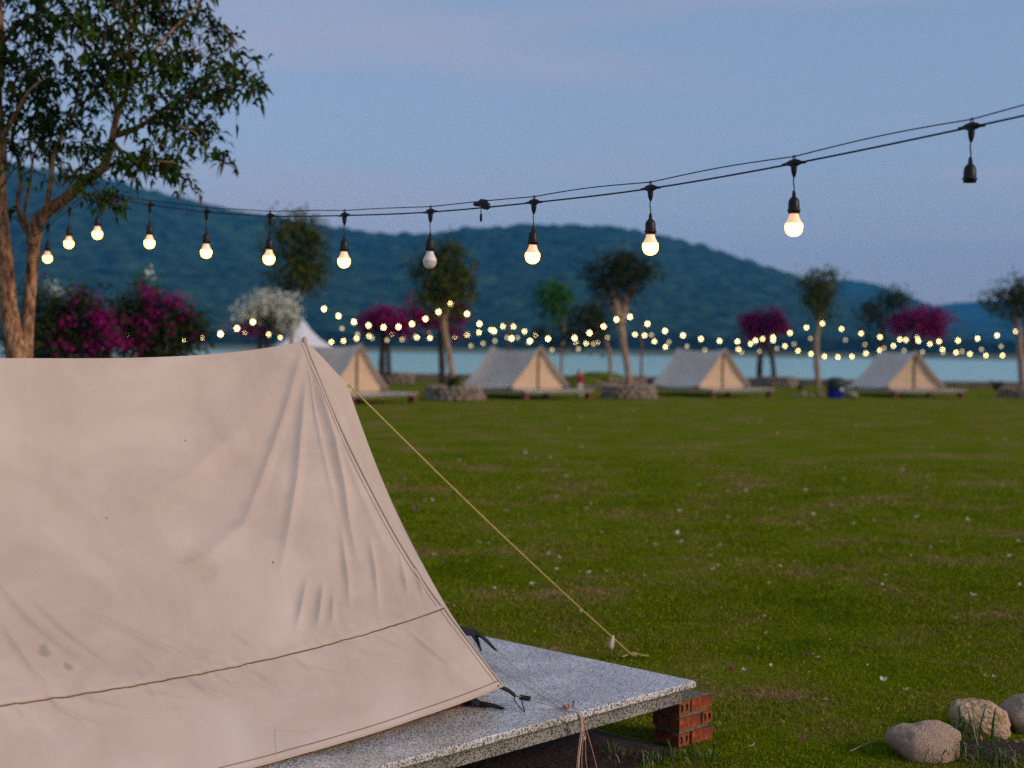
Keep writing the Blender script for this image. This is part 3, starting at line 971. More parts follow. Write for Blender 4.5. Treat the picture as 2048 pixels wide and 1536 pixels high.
def bell_panel(nq, nt, sgn, detail=True):
    q = np.linspace(0, 1, nq)[:, None] * np.ones(nt)[None, :]
    t = np.linspace(0, 1, nt)[None, :] * np.ones(nq)[:, None]
    ea, eb, ez = side_pt(np.zeros_like(t), t, sgn)
    if detail: ea, eb, ez = ea, eb + sgn * folds(np.zeros_like(t), t) * .75, ez
    ca, cz = centre_line(t)
    a = ea + (ca - ea) * q; b = eb * (1 - q); z = ez + (cz - ez) * q
    bulge = (0.035 if detail else 0.02) * np.sin(np.pi * q) * np.sin(np.pi * np.clip(t, 0, 1))
    a = a - bulge * 0.7; b = b - sgn * bulge * 0.5
    if detail:
        w = 0.006 * vnoise(q * 14, t * 1.2, 61) * np.sin(np.pi * np.clip(t * 1.02, 0, 1)) * np.sin(np.pi * q)
        a = a + w; b = b + sgn * w
    return np.stack([a, b, z], -1).reshape(-1, 3)


def tent(loc, rz, label, group, detail):
    """frame tent with a fly: local x along the ridge, bell end at x=0 side, flat door end at x=-TL; z=0 is the slab top"""
    T = empty('canvas_tent', loc, rz, label, 'tent', group)
    nu, nt = (520, 400) if detail else (40, 24)
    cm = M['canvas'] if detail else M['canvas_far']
    for sgn in (-1.0, 1.0):
        if sgn > 0 and detail: nu, nt = 60, 40
        u = (TL * np.linspace(0, 1, nu) ** 1.15)[:, None] * np.ones(nt)[None, :]
        t = np.linspace(0, 1, nt)[None, :] * np.ones(nu)[:, None]
        a, b, z = side_pt(u, t, sgn)
        fd = folds(u, t) if (detail and sgn < 0) else 0.8 * folds(u, t) * (1 if sgn < 0 else .8)
        b = b + sgn * fd * 0.75; z = z + fd * 0.66
        v = np.stack([a, b, z], -1).reshape(-1, 3)
        link('fly_side', np_mesh('fly_side', v, grid_faces(nu, nt, sgn > 0), True), T, cm)
        nq, ntb = (60, 160) if detail else (10, 16)
        link('fly_bell_end', np_mesh('fly_bell_end', bell_panel(nq, ntb, sgn, detail), grid_faces(nq, ntb, sgn < 0), True), T, cm)
    # door end
    d0 = -(TL - 0.16)
    hw, hs, ap = 1.06, 0.22, 1.30
    for sgn in (-1, 1):
        m = MB()
        n = 10
        vs = []
        for k in range(n + 1):
            y = hw * k / n
            top = ap - (ap - hs) * (k / n)
            for j in range(9):
                zz = 0.02 + (top - 0.02) * j / 8
                bow = 0.03 * math.sin(math.pi * k / n) * math.sin(math.pi * j / 8) + random.uniform(-.004, .004)
                vs.append((d0 + bow, sgn * y, zz))
        fs = []
        for k in range(n):
            for j in range(8):
                q = (k * 9 + j, k * 9 + j + 1, k * 9 + 10 + j, k * 9 + 9 + j)
                fs.append(q if sgn > 0 else q[::-1])
        m.add(vs, fs)
        m.build('door_panel', M['door'], T, True)
    m = MB(); m.box(d0 - 0.030, d0 - 0.012, -0.035, 0.035, 0.02, ap - 0.04); m.build('zip_flap', M['zip'], T)
    m = MB(); m.tube([(d0 + .03, 0, 0), (d0 + .03, 0, TH - 0.02)], 0.016, 8); m.build('pole', M['black'], T)
    # hem band at the door end of the fly
    for sgn in (-1, 1):
        m = MB()
        pts = []
        for k in range(13):
            a, b, z = side_pt(np.array(TL), np.array(k / 12), sgn)
            pts.append((float(a) - 0.004, float(b), float(z)))
        m.tube(pts, 0.012, 6); m.build('fly_hem', M['hem'], T, True)
    # groundsheet tub
    m = MB(); i = 1.13
    m.box(d0 + 0.01, -0.02, -i, i, 0.003, 0.05)
    m.build('groundsheet', M['redfloor'], T)
    return T


near = tent(TENT_O, RIDGE_RZ, 'large weathered beige canvas tent filling the left foreground', 'canvas tents', True)


def surf(u, t, off=0.0, sgn=-1.0):
    u = np.asarray(u, float); t = np.asarray(t, float)
    a, b, z = side_pt(u, t, sgn)
    fd = folds(u, t) + off
    return np.stack([a, b + sgn * fd * 0.75, z + fd * 0.66], -1)


def strip(name, u, t0, t1, off, m_, parent):
    """thin ribbon of cloth lying on the near panel between two t lines"""
    p = surf(u, t0, off); q = surf(u, t1, off); r = surf(u, t1, off - .004)
    v = np.concatenate([p, q, r]); n = len(u)
    i = np.arange(n - 1)
    f = np.concatenate([np.stack([i, i + n, i + n + 1, i + 1], 1), np.stack([i + n, i + 2 * n, i + 2 * n + 1, i + n + 1], 1)])
    return link(name, np_mesh(name, v, f, True), parent, m_)


uu = np.linspace(0.0, TL, 420)
strip('seam_tape', uu, np.full_like(uu, SEAM_T - 0.012), np.full_like(uu, SEAM_T), 0.0014, M['canvas'], near)
m = MB(); m.tube([tuple(p) for p in surf(uu[::2], np.full_like(uu[::2], SEAM_T + 0.001), 0.0012)], 0.0024, 5); m.build('skirt_seam', M['seam'], near, True)
m = MB(); m.tube([tuple(p) for p in surf(uu[::2], np.full_like(uu[::2], 1.0), 0.0)], 0.0040, 6); m.build('hem_piping', M['hem'], near, True)
m = MB(); m.tube([tuple(p) for p in surf(uu[::2], np.full_like(uu[::2], 0.985), 0.0005)], 0.0016, 5); m.build('hem_stitching', M['seam'], near, True)
tt = np.linspace(0.0, 1.0, 120)
m = MB(); m.tube([tuple(p) for p in surf(np.full_like(tt, 0.0), tt, 0.001)], 0.0042, 6); m.build('corner_piping', M['hem'], near, True)
m = MB(); m.tube([tuple(p) for p in surf(np.full_like(tt, 0.022), tt * .985, 0.0002)], 0.0010, 5); m.build('edge_stitching', M['seam'], near, True)
# ridge cap and pole tip
m = MB(); m.lathe([(0.001, 0.018), (0.010, 0.014), (0.013, 0.0), (0.012, -0.02)], 10, c=(0, 0, TH)); m.build('pole_tip', M['hem'], near, True)
# worn patch outline near the hem
pu, pt = 1.02, 0.94
m = MB()
for (ua, ta, ub, tb) in ((1.07, 0.985, 1.02, 0.935), (1.02, 0.935, 0.90, 0.962)):
    k = np.linspace(0, 1, 20); m.tube([tuple(p) for p in surf(ua + (ub - ua) * k, ta + (tb - ta) * k, 0.0004)], 0.0008, 5)
m.build('repair_stitch', M['hem'], near, True)

# ---- corner straps and cords
inv = Matrix.Rotation(-RIDGE_RZ, 4, 'Z')


def w2t(p):
    return inv @ (Vector(p) - TENT_O)


def strap_mesh(pts, w, th=0.003):
    m = MB()
    pts = [Vector(p) for p in pts]
    v = []
    for i, p in enumerate(pts):
        d = (pts[min(i + 1, len(pts) - 1)] - pts[max(i - 1, 0)]).normalized()
        s = d.cross(Vector((0.2, -0.6, 0.75))).normalized() * (w[i] / 2 if hasattr(w, '__len__') else w / 2)
        n = d.cross(s).normalized() * th
        v += [p - s - n, p + s - n, p + s + n, p - s + n]
    f = []
    for i in range(len(pts) - 1):
        for k in range(4):
            j = (k + 1) % 4
            f.append((i * 4 + k, i * 4 + j, i * 4 + 4 + j, i * 4 + 4 + k))
    f += [(3, 2, 1, 0), tuple((len(pts) - 1) * 4 + k for k in range(4))]
    m.add(v, f)
    return m


corner = Vector(surf(0.0, 1.0))
ANCH = w2t(t2w(KA - 0.735, KB + 0.02, 0.306))      # knot on the slab edge
ANCH = w2t(on_ground(1134, 1418, 0.306))
strap_foot = w2t(on_ground(1030, 1391, 0.345))
buckle = w2t(on_ground(1050, 1396, 0.338))
strap_mesh([corner + Vector((-0.02, 0.01, 0.004)), corner.lerp(strap_foot, 0.5), strap_foot], 0.020).build('corner_strap', M['black'], near)
m = MB(); m.box(-0.022, 0.022, -0.012, 0.012, -0.004, 0.004, bev=0.002)
d_ = (buckle - strap_foot)
m.build('buckle', M['blackrubber'], near, loc=buckle, rot=(0.5, 0.1, math.atan2(d_.y, d_.x)))
m = MB(); m.tube([strap_foot, buckle], 0.0035, 6); m.tube(catmull([buckle, buckle.lerp(ANCH, .5) - Vector((0, 0, .004)), ANCH], 6), 0.0018, 6)
m.build('corner_cord', M['cord'], near, True)
lp = [strap_foot, w2t(on_ground(1030, 1402, 0.335)), w2t(on_ground(1040, 1415, 0.318)), w2t(on_ground(1049, 1424, 0.304)), w2t(on_ground(1046, 1412, 0.318)), w2t(on_ground(1042, 1397, 0.335))]
m = MB(); m.tube(catmull(lp, 5), 0.0020, 6); m.build('elastic_loop', M['black'], near, True)
fw = w2t(on_ground(1007, 1417, 0.303)); f0 = w2t(on_ground(962, 1410, 0.303))
strap_mesh([f0 + Vector((-.06, .03, .05)), f0 + Vector((-.01, .0, .004)), f0.lerp(fw, .5) + Vector((0, 0, .006)), fw], [0.05, 0.045, 0.032, 0.018]).build('floor_strap', M['black'], near)
m = MB(); m.tube(catmull([fw, fw.lerp(ANCH, .5) + Vector((0, 0, -.001)), ANCH], 6), 0.0012, 5); m.build('floor_cord', M['cord'], near, True)
foot = Vector((FA, -0.02, FZ))
fs1 = w2t(on_ground(968, 1278, 0.36)); fs2 = w2t(on_ground(991, 1300, 0.345))
strap_mesh([w2t(on_ground(925, 1262, .40)), w2t(on_ground(950, 1265, .385)), fs1 + Vector((0, 0, .004)), fs2], [0.05, 0.052, 0.040, 0.022]).build('end_strap', M['black'], near)
strap_mesh([w2t(on_ground(944, 1264, .39)), w2t(on_ground(955, 1282, .35)), w2t(on_ground(962, 1300, .305))], [.05, .04, .02]).build('end_strap', M['black'], near)
m = MB()
for k in (-.003, .003):
    m.tube(catmull([fs2 + Vector((k, k, 0)), fs2.lerp(ANCH, .5) + Vector((k, k, -.006)), ANCH], 8), 0.0015, 5)
m.build('end_cord', M['palecord'], near, True)

# knotted bundle of guy cords hanging over the slab edge
A0 = t2w(0, 0, 0); aw = TENT_O + Matrix.Rotation(RIDGE_RZ, 3, 'Z') @ ANCH
bun = empty('cord_bundle', (aw.x, aw.y, 0.302), RIDGE_RZ, 'knotted bundle of red and white guy cords hanging over the platform edge', 'cord bundle')
edge_b = (KB - ANCH.y) - 0.008            # slab edge in bundle axes
m = MB()
for k in range(9):
    c = Vector((random.uniform(-.012, .014), random.uniform(-.012, .012), 0.008))
    r = random.uniform(.008, .017)
    ax = random.uniform(0, 3.14); tl = random.uniform(-.7, .7)
    ring = [c + Vector((r * math.cos(q) * math.cos(ax) - r * .7 * math.sin(q) * math.sin(ax), r * math.cos(q) * math.sin(ax) + r * .7 * math.sin(q) * math.cos(ax), abs(r * math.sin(q + tl)) * .8)) for q in np.linspace(0, 6.28, 14)]
    m.tube(ring, 0.0021, 5)
m.build('knot', M['cord'], bun, True)
ends = [(-.060, -.285, 0), (-.035, -.285, 1), (-.030, -.285, 1), (-.004, -.285, 0), (.030, -.285, 0), (.085, -.286, 0), (.012, -.10, 0), (-.012, -.09, 0)]
for (ex, ez_, pal) in ends:
    m = MB()
    j = random.uniform(-.01, .01)
    pts = [(j, 0.0, .010), (j * .6 + .004, edge_b * .8, .012), (.010 + j * .5, edge_b - .002, -.004), (.016 + j * .5 + ex * .1, edge_b - .006, -.045), (.022 + ex * .35, edge_b - .006, -.10),
           (.016 + ex * .7 + random.uniform(-.008, .008), edge_b - .012, -.19), (.02 + ex, edge_b - .02, ez_)]
    if ez_ > -.15: pts = pts[:5]
    m.tube(catmull(pts, 5), 0.0019, 5)
    m.build('cord_end', M['palecord'] if pal else M['cord'], bun, True)
m = MB()
for k in range(5):
    c = Vector((.026 + random.uniform(-.008, .008), edge_b - .008, -.092 + random.uniform(-.008, .008))); r = random.uniform(.005, .010)
    ax = random.uniform(0, 3.14)
    m.tube([c + Vector((r * math.cos(q) * math.cos(ax), r * .4 * math.sin(q), r * math.sin(q + ax))) for q in np.linspace(0, 6.28, 12)], 0.0018, 5)
m.build('lower_knot', M['cord'], bun, True)
m = MB(); m.tube(catmull([(.03, -.005, .004), (.028, -.005, .028), (.034, -.004, .032), (.036, -.002, .018), (.022, .0, .008)], 5), 0.0013, 5); m.build('wire_loop', M['black'], bun, True)

# yellow guy rope to a peg in the lawn
G_w = t2w(GA, -0.01, GZ + SLAB_Z)
S_w = on_ground(1268, 1314, 0.01)
ro = empty('guy_rope', (S_w.x, S_w.y, 0), 0, 'yellow guy rope running from the foreground tent down to the lawn', 'rope')
gl = G_w - Vector((S_w.x, S_w.y, 0)); sl = Vector((0, 0, S_w.z))
pts = [gl.lerp(sl, k / 24) - Vector((0, 0, 0.02 * math.sin(math.pi * k / 24))) for k in range(25)]
m = MB(); m.tube(pts, 0.0040, 7); m.build('rope', M['yellowrope'], ro, True)
tg = gl.lerp(sl, 0.915)
m = MB(); m.tube([tg + Vector((0, 0, .012)), tg + Vector((-.006, -.002, -.010)), tg + Vector((-.016, -.01, -.045)), tg + Vector((-.014, -.01, -.065))], [.004, .012, .019, .010], 8)
m.build('toggle', M['palecord'], ro, True)
m = MB(); m.tube(catmull([sl + Vector((-.07, -.03, .006)), sl + Vector((-.03, -.01, .016)), sl + Vector((0, 0, .02)), sl + Vector((.04, -.01, .012)), sl + Vector((.08, -.012, .010))], 5), [.005] * 21, 7)
for k in range(4):
    r = .012
    m.tube([sl + Vector((k * .006 - .01, r * math.cos(q), .012 + r * math.sin(q))) for q in np.linspace(0, 6.28, 12)], 0.004, 5)
m.build('peg_knot', M['yellowrope'], ro, True)
m = MB(); m.tube([sl + Vector((.01, .01, .03)), sl + Vector((-.01, -.02, -.12))], 0.006, 6); m.build('peg', M['blackrubber'], ro)


# ================================================================== LIGHT STRING (near)
def hor(px):
    return 692 + 0.013 * (px - 1024)


CON = [(1943, 254, 4.30, 'none'), (1588, 327, 4.75, 'lit'), (1301, 377, 5.20, 'lit'), (1068, 405, 5.65, 'lit'), (861, 424, 6.10, 'off'), (689, 431, 6.60, 'lit'),
       (540, 432, 7.10, 'lit'), (413, 424, 7.50, 'lit'), (300, 410, 7.95, 'lit'), (196, 396, 8.40, 'lit'), (139, 419, 8.90, 'lit'), (96, 452, 9.40, 'lit')]
anch_R = at(2330, 168, 3.75)
anch_L = at(40, 492, 9.65)
ls = empty('light_string', at(1068, 405, 5.65), 0, 'black cable of large warm bulbs strung across the sky to the big tree', 'string lights', 'string lights')
base = Vector(ls.location)
cw = [anch_R] + [at(c[0], c[1], c[2]) for c in CON] + [anch_L]
cab = catmull(cw, 10)
m = MB()
for i in range(len(cw) - 1):
    seg = []
    for k in range(11):
        p = cab[i * 10 + k].copy() if i * 10 + k < len(cab) else cab[-1].copy()
        seg.append(p - base)
    m.tube(seg, 0.0031, 6)
m.build('cable', M['blackrubber'], ls, True)
m = MB()
wp = []
for i, p in enumerate(cab):
    f = (i % 10) / 10.0
    wp.append(p - base + Vector((0, 0.004, 0.0235 + 0.010 * math.sin(math.pi * f) * (1 if i < 40 else .4))))
m.tube(wp, 0.0020, 6); m.build('support_wire', M['black'], ls, True)


def holder_mesh():
    m = MB()
    m.tube([(-.046, 0, 0), (-.030, 0, .001), (-.016, 0, .002), (0, 0, .003), (.016, 0, .002), (.030, 0, .001), (.046, 0, 0)], [.0042, .0052, .0105, .0125, .0105, .0052, .0042], 10)
    m.tube([(0, 0, .004), (0, 0, -.016), (0, 0, -.030), (0, 0, -.045)], [.0125, .0105, .0090, .0040], 10)
    hook = [(.0045 * math.cos(q), 0, .019 + .008 * math.sin(q)) for q in np.linspace(-1.4, 4.54, 12)]
    m.tube(hook, .0022, 6)
    m.tube(catmull([(0, 0, -.040), (.0015, .001, -.060), (-.001, 0, -.080), (.0008, 0, -.098)], 4), .0021, 6)
    m.lathe([(.0030, -.090), (.0052, -.093), (.0056, -.100), (.0068, -.101), (.0068, -.105), (.0052, -.106), (.0075, -.110), (.0105, -.114), (.0165, -.120), (.0190, -.132), (.0195, -.152), (.0225, -.154), (.0225, -.158), (.0195, -.160), (.0195, -.167), (.0160, -.167), (.0005, -.160)], 16)
    me = m.mesh('lamp_holder', True); me.materials.append(M['blackrubber']); return me


def bulb_mesh(lit):
    m = MB()
    prof = [(.0150, -.160), (.0155, -.172), (.0185, -.182), (.0235, -.191), (.0280, -.200), (.0297, -.2095), (.0295, -.2125), (.0285, -.221), (.0250, -.230), (.0190, -.237), (.0100, -.2415), (.0004, -.243)]
    mids = [0, 0, 0, 0, 0 if not lit else 1, 1, 1, 1, 1, 1, 1]
    m.lathe(prof, 24, mids=mids)
    me = m.mesh('bulb', True); me.materials.append(M['bulbcollar'] if lit else M['bulbbase']); me.materials.append(M['bulb'] if lit else M['bulboff']); return me


HOLD, BL, BO = holder_mesh(), bulb_mesh(True), bulb_mesh(False)
for i, (px, py, d, st) in enumerate(CON):
    dirv = cw[i + 2] - cw[i]
    hold = link('lamp_holder', HOLD, ls, loc=cw[i + 1] - base, rot=(random.uniform(-.02, .02), random.uniform(-.015, .015), math.atan2(dirv.y, dirv.x)))
    if st == 'lit': link('bulb', BL, hold)
    elif st == 'off': o = link('bulb', BO, hold); o['label'] = 'unlit white bulb'
# taped cable joint with its dangling cap, between the unlit bulb and the next lit one
jp = at(962, 411, 5.87) - base
dr = (cw[5] - cw[4]); jr = math.atan2(dr.y, dr.x)
m = MB()
m.tube([(-.050, 0, -.007), (-.044, 0, -.003), (-.022, 0, .001), (-.018, 0, .010), (-.002, 0, .012), (.010, 0, .006), (.040, 0, .004), (.046, 0, .003)][::-1], [.004, .008, .012, .017, .018, .018, .013, .007], 9, jit=.12)
m.build('cable_joint', M['blackrubber'], ls, True, loc=jp, rot=(0, -.10, jr))
m = MB(); m.tube([(0, 0, 0), (-.002, 0, -.018), (-.004, 0, -.030)], .0022, 6)
m.tube([(-.004 + .0100 * math.cos(q), 0, -.044 + .0135 * math.sin(q)) for q in np.linspace(0, 6.283, 18)], .0042, 7)
m.build('dangling_cap', M['blackrubber'], ls, True, loc=jp + Vector((0, 0, -.006)), rot=(0, 0, jr - .6))


# ================================================================== FOLIAGE HELPERS
def leaf_cloud(pos, nrm, length, width, droop=0.25, fold=0.18):
    """numpy: one folded pointed leaf (4 tris) per position"""
    n = len(pos)
    nrm = nrm / (np.linalg.norm(nrm, axis=1, keepdims=True) + 1e-9)
    ref = rng.normal(size=(n, 3))
    s = np.cross(nrm, ref); s /= (np.linalg.norm(s, axis=1, keepdims=True) + 1e-9)
    f = np.cross(s, nrm)
    Lh = length[:, None]; W = width[:, None]
    dz = np.zeros((n, 3)); dz[:, 2] = -1
    p0 = pos
    p1 = pos + f * Lh * 0.45 + s * W * 0.5 + nrm * W * fold
    p2 = pos + f * Lh * 0.45 - s * W * 0.5 + nrm * W * fold
    pm = pos + f * Lh * 0.5 + dz * Lh * droop * 0.15
    p3 = pos + f * Lh + dz * Lh * droop
    v = np.stack([p0, p1, pm, p2, p3], 1).reshape(-1, 3)
    b = np.arange(n)[:, None] * 5
    t = np.array([[0, 1, 2], [0, 2, 3], [1, 4, 2], [2, 4, 3]])
    return v, (b[:, :, None] + t[None]).reshape(-1, 3)


def clump_points(blobs, n, shell=0.55):
    """random points in ellipsoids (x,y,z,rx,ry,rz[,weight]); biased to the outside"""
    w = np.array([b[3] * b[4] * b[5] * (b[6] if len(b) > 6 else 1) for b in blobs]); w = w / w.sum()
    idx = rng.choice(len(blobs), n, p=w)
    B = np.array([b[:6] for b in blobs])
    d = rng.normal(size=(n, 3)); d /= np.linalg.norm(d, axis=1, keepdims=True)
    r = rng.random(n) ** shell
    lump = 1.05 + 0.42 * np.sin(7 * d[:, 0] + idx * 1.7) * np.sin(6 * d[:, 1] + idx) * np.cos(8 * d[:, 2] + idx * .6)
    p = B[idx, :3] + d * B[idx, 3:6] * (r * lump)[:, None]
    return p, d


def foliage(name, blobs, n, length, width, material, parent, up=0.6, droop=0.25, shell=0.5, tuft=13):
    """leaves in little tufts so that clumps and gaps show"""
    nc = max(1, n // tuft)
    c, d = clump_points(blobs, nc, shell)
    rad = length * 1.15
    p = np.repeat(c, tuft, 0) + rng.normal(size=(nc * tuft, 3)) * rad
    nr = np.repeat(d, tuft, 0) * 0.8 + rng.normal(size=(nc * tuft, 3)) * 0.7
    nr[:, 2] += up
    k = len(p)
    v, f = leaf_cloud(p, nr, length * rng.uniform(.7, 1.3, k), width * rng.uniform(.7, 1.3, k), droop)
    return link(name, np_mesh(name, v, f), parent, material)


# ================================================================== BIG TREE AT THE LEFT
TD = 9.6
bt = empty('tree', on_ground(30, 1190), 0, 'tall leafy tree with forked orange-brown trunk behind the foreground tent', 'tree', 'trees')
bt.location = (at(35, 700, TD).x, at(35, 700, TD).y, 0)
tb = Vector(bt.location)
PXM = TD / F_PX


def tp(px, py, dz=0.0):
    return at(px, py, TD + dz) - tb


def limb(m, pts, rad, per=6, n=10, jit=0.05):
    c = catmull(pts, per)
    m.tube(c, lerp_list(rad, len(c)), n, jit=jit)


root = Vector((0, 0, -0.1))
m = MB()
limb(m, [root, Vector((.01, 0, .5)), tp(32, 840), tp(38, 740), tp(28, 680), tp(18, 620), tp(12, 550, -.05), tp(4, 470, -.1), tp(-2, 380, -.1), tp(0, 290, -.1), tp(-8, 190, -.1), tp(0, 90, -.05), tp(-5, 0), tp(10, -120), tp(30, -260, .2)],
     [.13, .105, .090, .084, .066, .062, .056, .052, .048, .044, .040, .036, .030, .024, .016], 8, 16, .07)
limb(m, [Vector((.03, 0, .55)), tp(42, 800, .02), tp(52, 720, .03), tp(57, 640, .05), tp(62, 570, .06), tp(68, 500, .06), tp(72, 462, .05)], [.05, .050, .044, .038, .037, .042, .046], 8, 14, .07)
limb(m, [tp(66, 490, .05), tp(72, 450, .05), tp(95, 422, .05), tp(130, 398, 0), tp(165, 365, -.05), tp(205, 335, -.1), tp(222, 290, -.15), tp(232, 240, -.2), tp(252, 185, -.2), tp(262, 130, -.25), tp(258, 70, -.25), tp(270, 0, -.25), tp(290, -90, -.2)],
     [.046, .048, .043, .040, .036, .031, .025, .021, .018, .014, .011, .009, .006], 8, 12, .06)
m.build('trunk', M['bark'], bt, True)
m = MB()
LIMBS = [
    ([tp(70, 475, .05), tp(88, 430, 0), tp(98, 385, -.1), tp(103, 350, -.1), tp(108, 310, -.1), tp(125, 270, -.1), tp(150, 220, -.1), tp(158, 160, -.1), tp(172, 80, 0)], [.030, .020, .017, .016, .014, .013, .011, .008, .004]),
    ([tp(64, 480, .05), tp(42, 440, .1), tp(36, 400, .1), tp(42, 360, .1), tp(36, 320, .1), tp(24, 280, .1), tp(40, 220, .15), tp(60, 140, .2), tp(72, 50, .2)], [.024, .016, .016, .015, .013, .012, .010, .007, .004]),
    ([tp(58, 470, .1), tp(50, 430, .2), tp(54, 395, .2), tp(62, 350, .25), tp(68, 310, .3), tp(86, 270, .3), tp(110, 230, .3), tp(120, 150, .3)], [.016, .013, .012, .011, .009, .008, .006, .003]),
    ([tp(230, 270, -.1), tp(260, 262, -.2), tp(300, 240, -.3), tp(345, 205, -.35), tp(385, 190, -.4), tp(430, 165, -.4), tp(480, 150, -.4)], [.026, .020, .015, .012, .009, .006, .003]),
    ([tp(236, 230, -.1), tp(225, 195, .1), tp(190, 140, .2), tp(165, 80, .3), tp(150, 10, .3), tp(140, -60, .3)], [.020, .016, .012, .009, .006, .003]),
    ([tp(258, 160, -.2), tp(300, 110, -.3), tp(345, 60, -.3), tp(390, 15, -.3), tp(410, -30, -.3)], [.016, .012, .009, .006, .003]),
    ([tp(222, 292, -.15), tp(262, 310, -.3), tp(300, 322, -.4), tp(345, 325, -.4), tp(375, 340, -.4)], [.014, .010, .007, .005, .002]),
    ([tp(300, 240, -.3), tp(340, 250, -.4), tp(385, 262, -.4), tp(418, 295, -.4)], [.010, .008, .005, .002]),
    ([tp(170, 362, -.05), tp(200, 385, -.3), tp(232, 402, -.35), tp(246, 400, -.4)], [.008, .006, .004, .002]),
    ([tp(103, 350, -.1), tp(120, 372, -.3), tp(150, 345, -.4), tp(160, 335, -.4)], [.008, .006, .004, .002]),
    ([tp(0, 290, -.1), tp(30, 230, -.3), tp(60, 180, -.4), tp(100, 150, -.4)], [.018, .013, .008, .003]),
    ([tp(0, 90, -.05), tp(50, 40, -.2), tp(110, 10, -.3), tp(180, -40, -.3)], [.018, .013, .008, .003]),
    ([tp(0, 380, -.1), tp(22, 345, -.3), tp(40, 330, -.4)], [.010, .006, .003]),
]
for pts, rad in LIMBS: limb(m, pts, rad, 6, 7, .06)
m.build('limbs', M['bark'], bt, True)
# crown: leafy sprays hung on twigs, thickest where the photograph is
CR = [(55, 60, 70, 1), (140, 35, 60, .8), (215, 55, 60, 1), (270, 20, 55, 1), (335, 35, 50, .9), (395, 18, 32, .8), (425, 60, 22, .6), (70, 160, 60, 1.2), (25, 120, 45, 1), (125, 150, 36, .6),
      (205, 150, 55, 1), (265, 120, 55, 1.1), (325, 120, 50, 1), (375, 105, 42, .9), (435, 125, 40, 1), (478, 142, 34, 1), (500, 165, 22, .7), (462, 180, 30, 1), (405, 185, 42, 1.1), (345, 190, 44, 1),
      (50, 225, 55, 1.2), (115, 225, 42, .9), (185, 225, 38, .7), (15, 285, 32, .8), (95, 285, 38, 1), (150, 285, 40, .9), (205, 300, 30, .8), (285, 255, 34, .6), (335, 245, 36, .7), (390, 235, 40, 1), (405, 262, 26, .9),
      (425, 305, 18, .8), (285, 318, 36, 1), (330, 325, 34, 1.1), (352, 345, 20, .8), (240, 320, 26, .7), (250, 200, 42, .8), (160, 340, 28, .5), (135, 365, 22, .5), (228, 402, 14, .9), (205, 392, 12, .6), (40, 335, 22, .5), (20, 425, 12, .5),
      (20, -60, 120, .8), (180, -80, 120, .8), (320, -80, 100, .7), (-120, 100, 110, .8), (-130, 260, 100, .8), (-60, -160, 140, .6), (-90, 400, 60, .5)]
twig = MB()
LP, LN = [], []
for (cx, cy, r, w) in CR:
    c = tp(cx, cy, random.uniform(-.60, .20))
    R = r * PXM
    ns = int(4 + 17 * (r / 50) ** 2 * w)
    for k in range(ns):
        d = Vector(rng.normal(size=3)); d.normalize()
        p0 = c + Vector((d.x * R, d.y * R * 1.15, d.z * R)) * random.uniform(.15, .95)
        q = Vector((d.x + random.uniform(-.4, .6), d.y, d.z * .5 + random.uniform(-.6, .35))).normalized()
        ln = random.uniform(.08, .20)
        p1 = p0 + q * ln * .5 + Vector((0, 0, .01)); p2 = p0 + q * ln - Vector((0, 0, .035))
        if k % 2 == 0: twig.tube([p0, p1, p2], [.0035, .0028, .0015], 4, cap=False)
        nl = random.randint(6, 10)
        for j in range(nl):
            t = (j + .5) / nl
            pp = (p0.lerp(p1, t * 2) if t < .5 else p1.lerp(p2, t * 2 - 1)) + Vector(rng.normal(size=3)) * .012
            LP.append(pp); LN.append(Vector((random.gauss(0, .6), random.gauss(0, .6), random.uniform(.1, 1))))
    if w >= .6:
        for k in range(4):
            e = c + Vector(rng.normal(size=3)) * R * .5
            twig.tube([c, c.lerp(e, .5) + Vector(rng.normal(size=3)) * .02, e], [.006, .005, .003], 4, cap=False)
tag(twig.build('twigs', M['bark_dark'], bt), kind='stuff')
LP = np.array([tuple(p) for p in LP]); LN = np.array([tuple(p) for p in LN])
k = len(LP)
v, f = leaf_cloud(LP, LN, rng.uniform(.055, .098, k), rng.uniform(.022, .036, k), 0.45)
link('crown', np_mesh('crown', v, f), bt, M['leaf_near'])


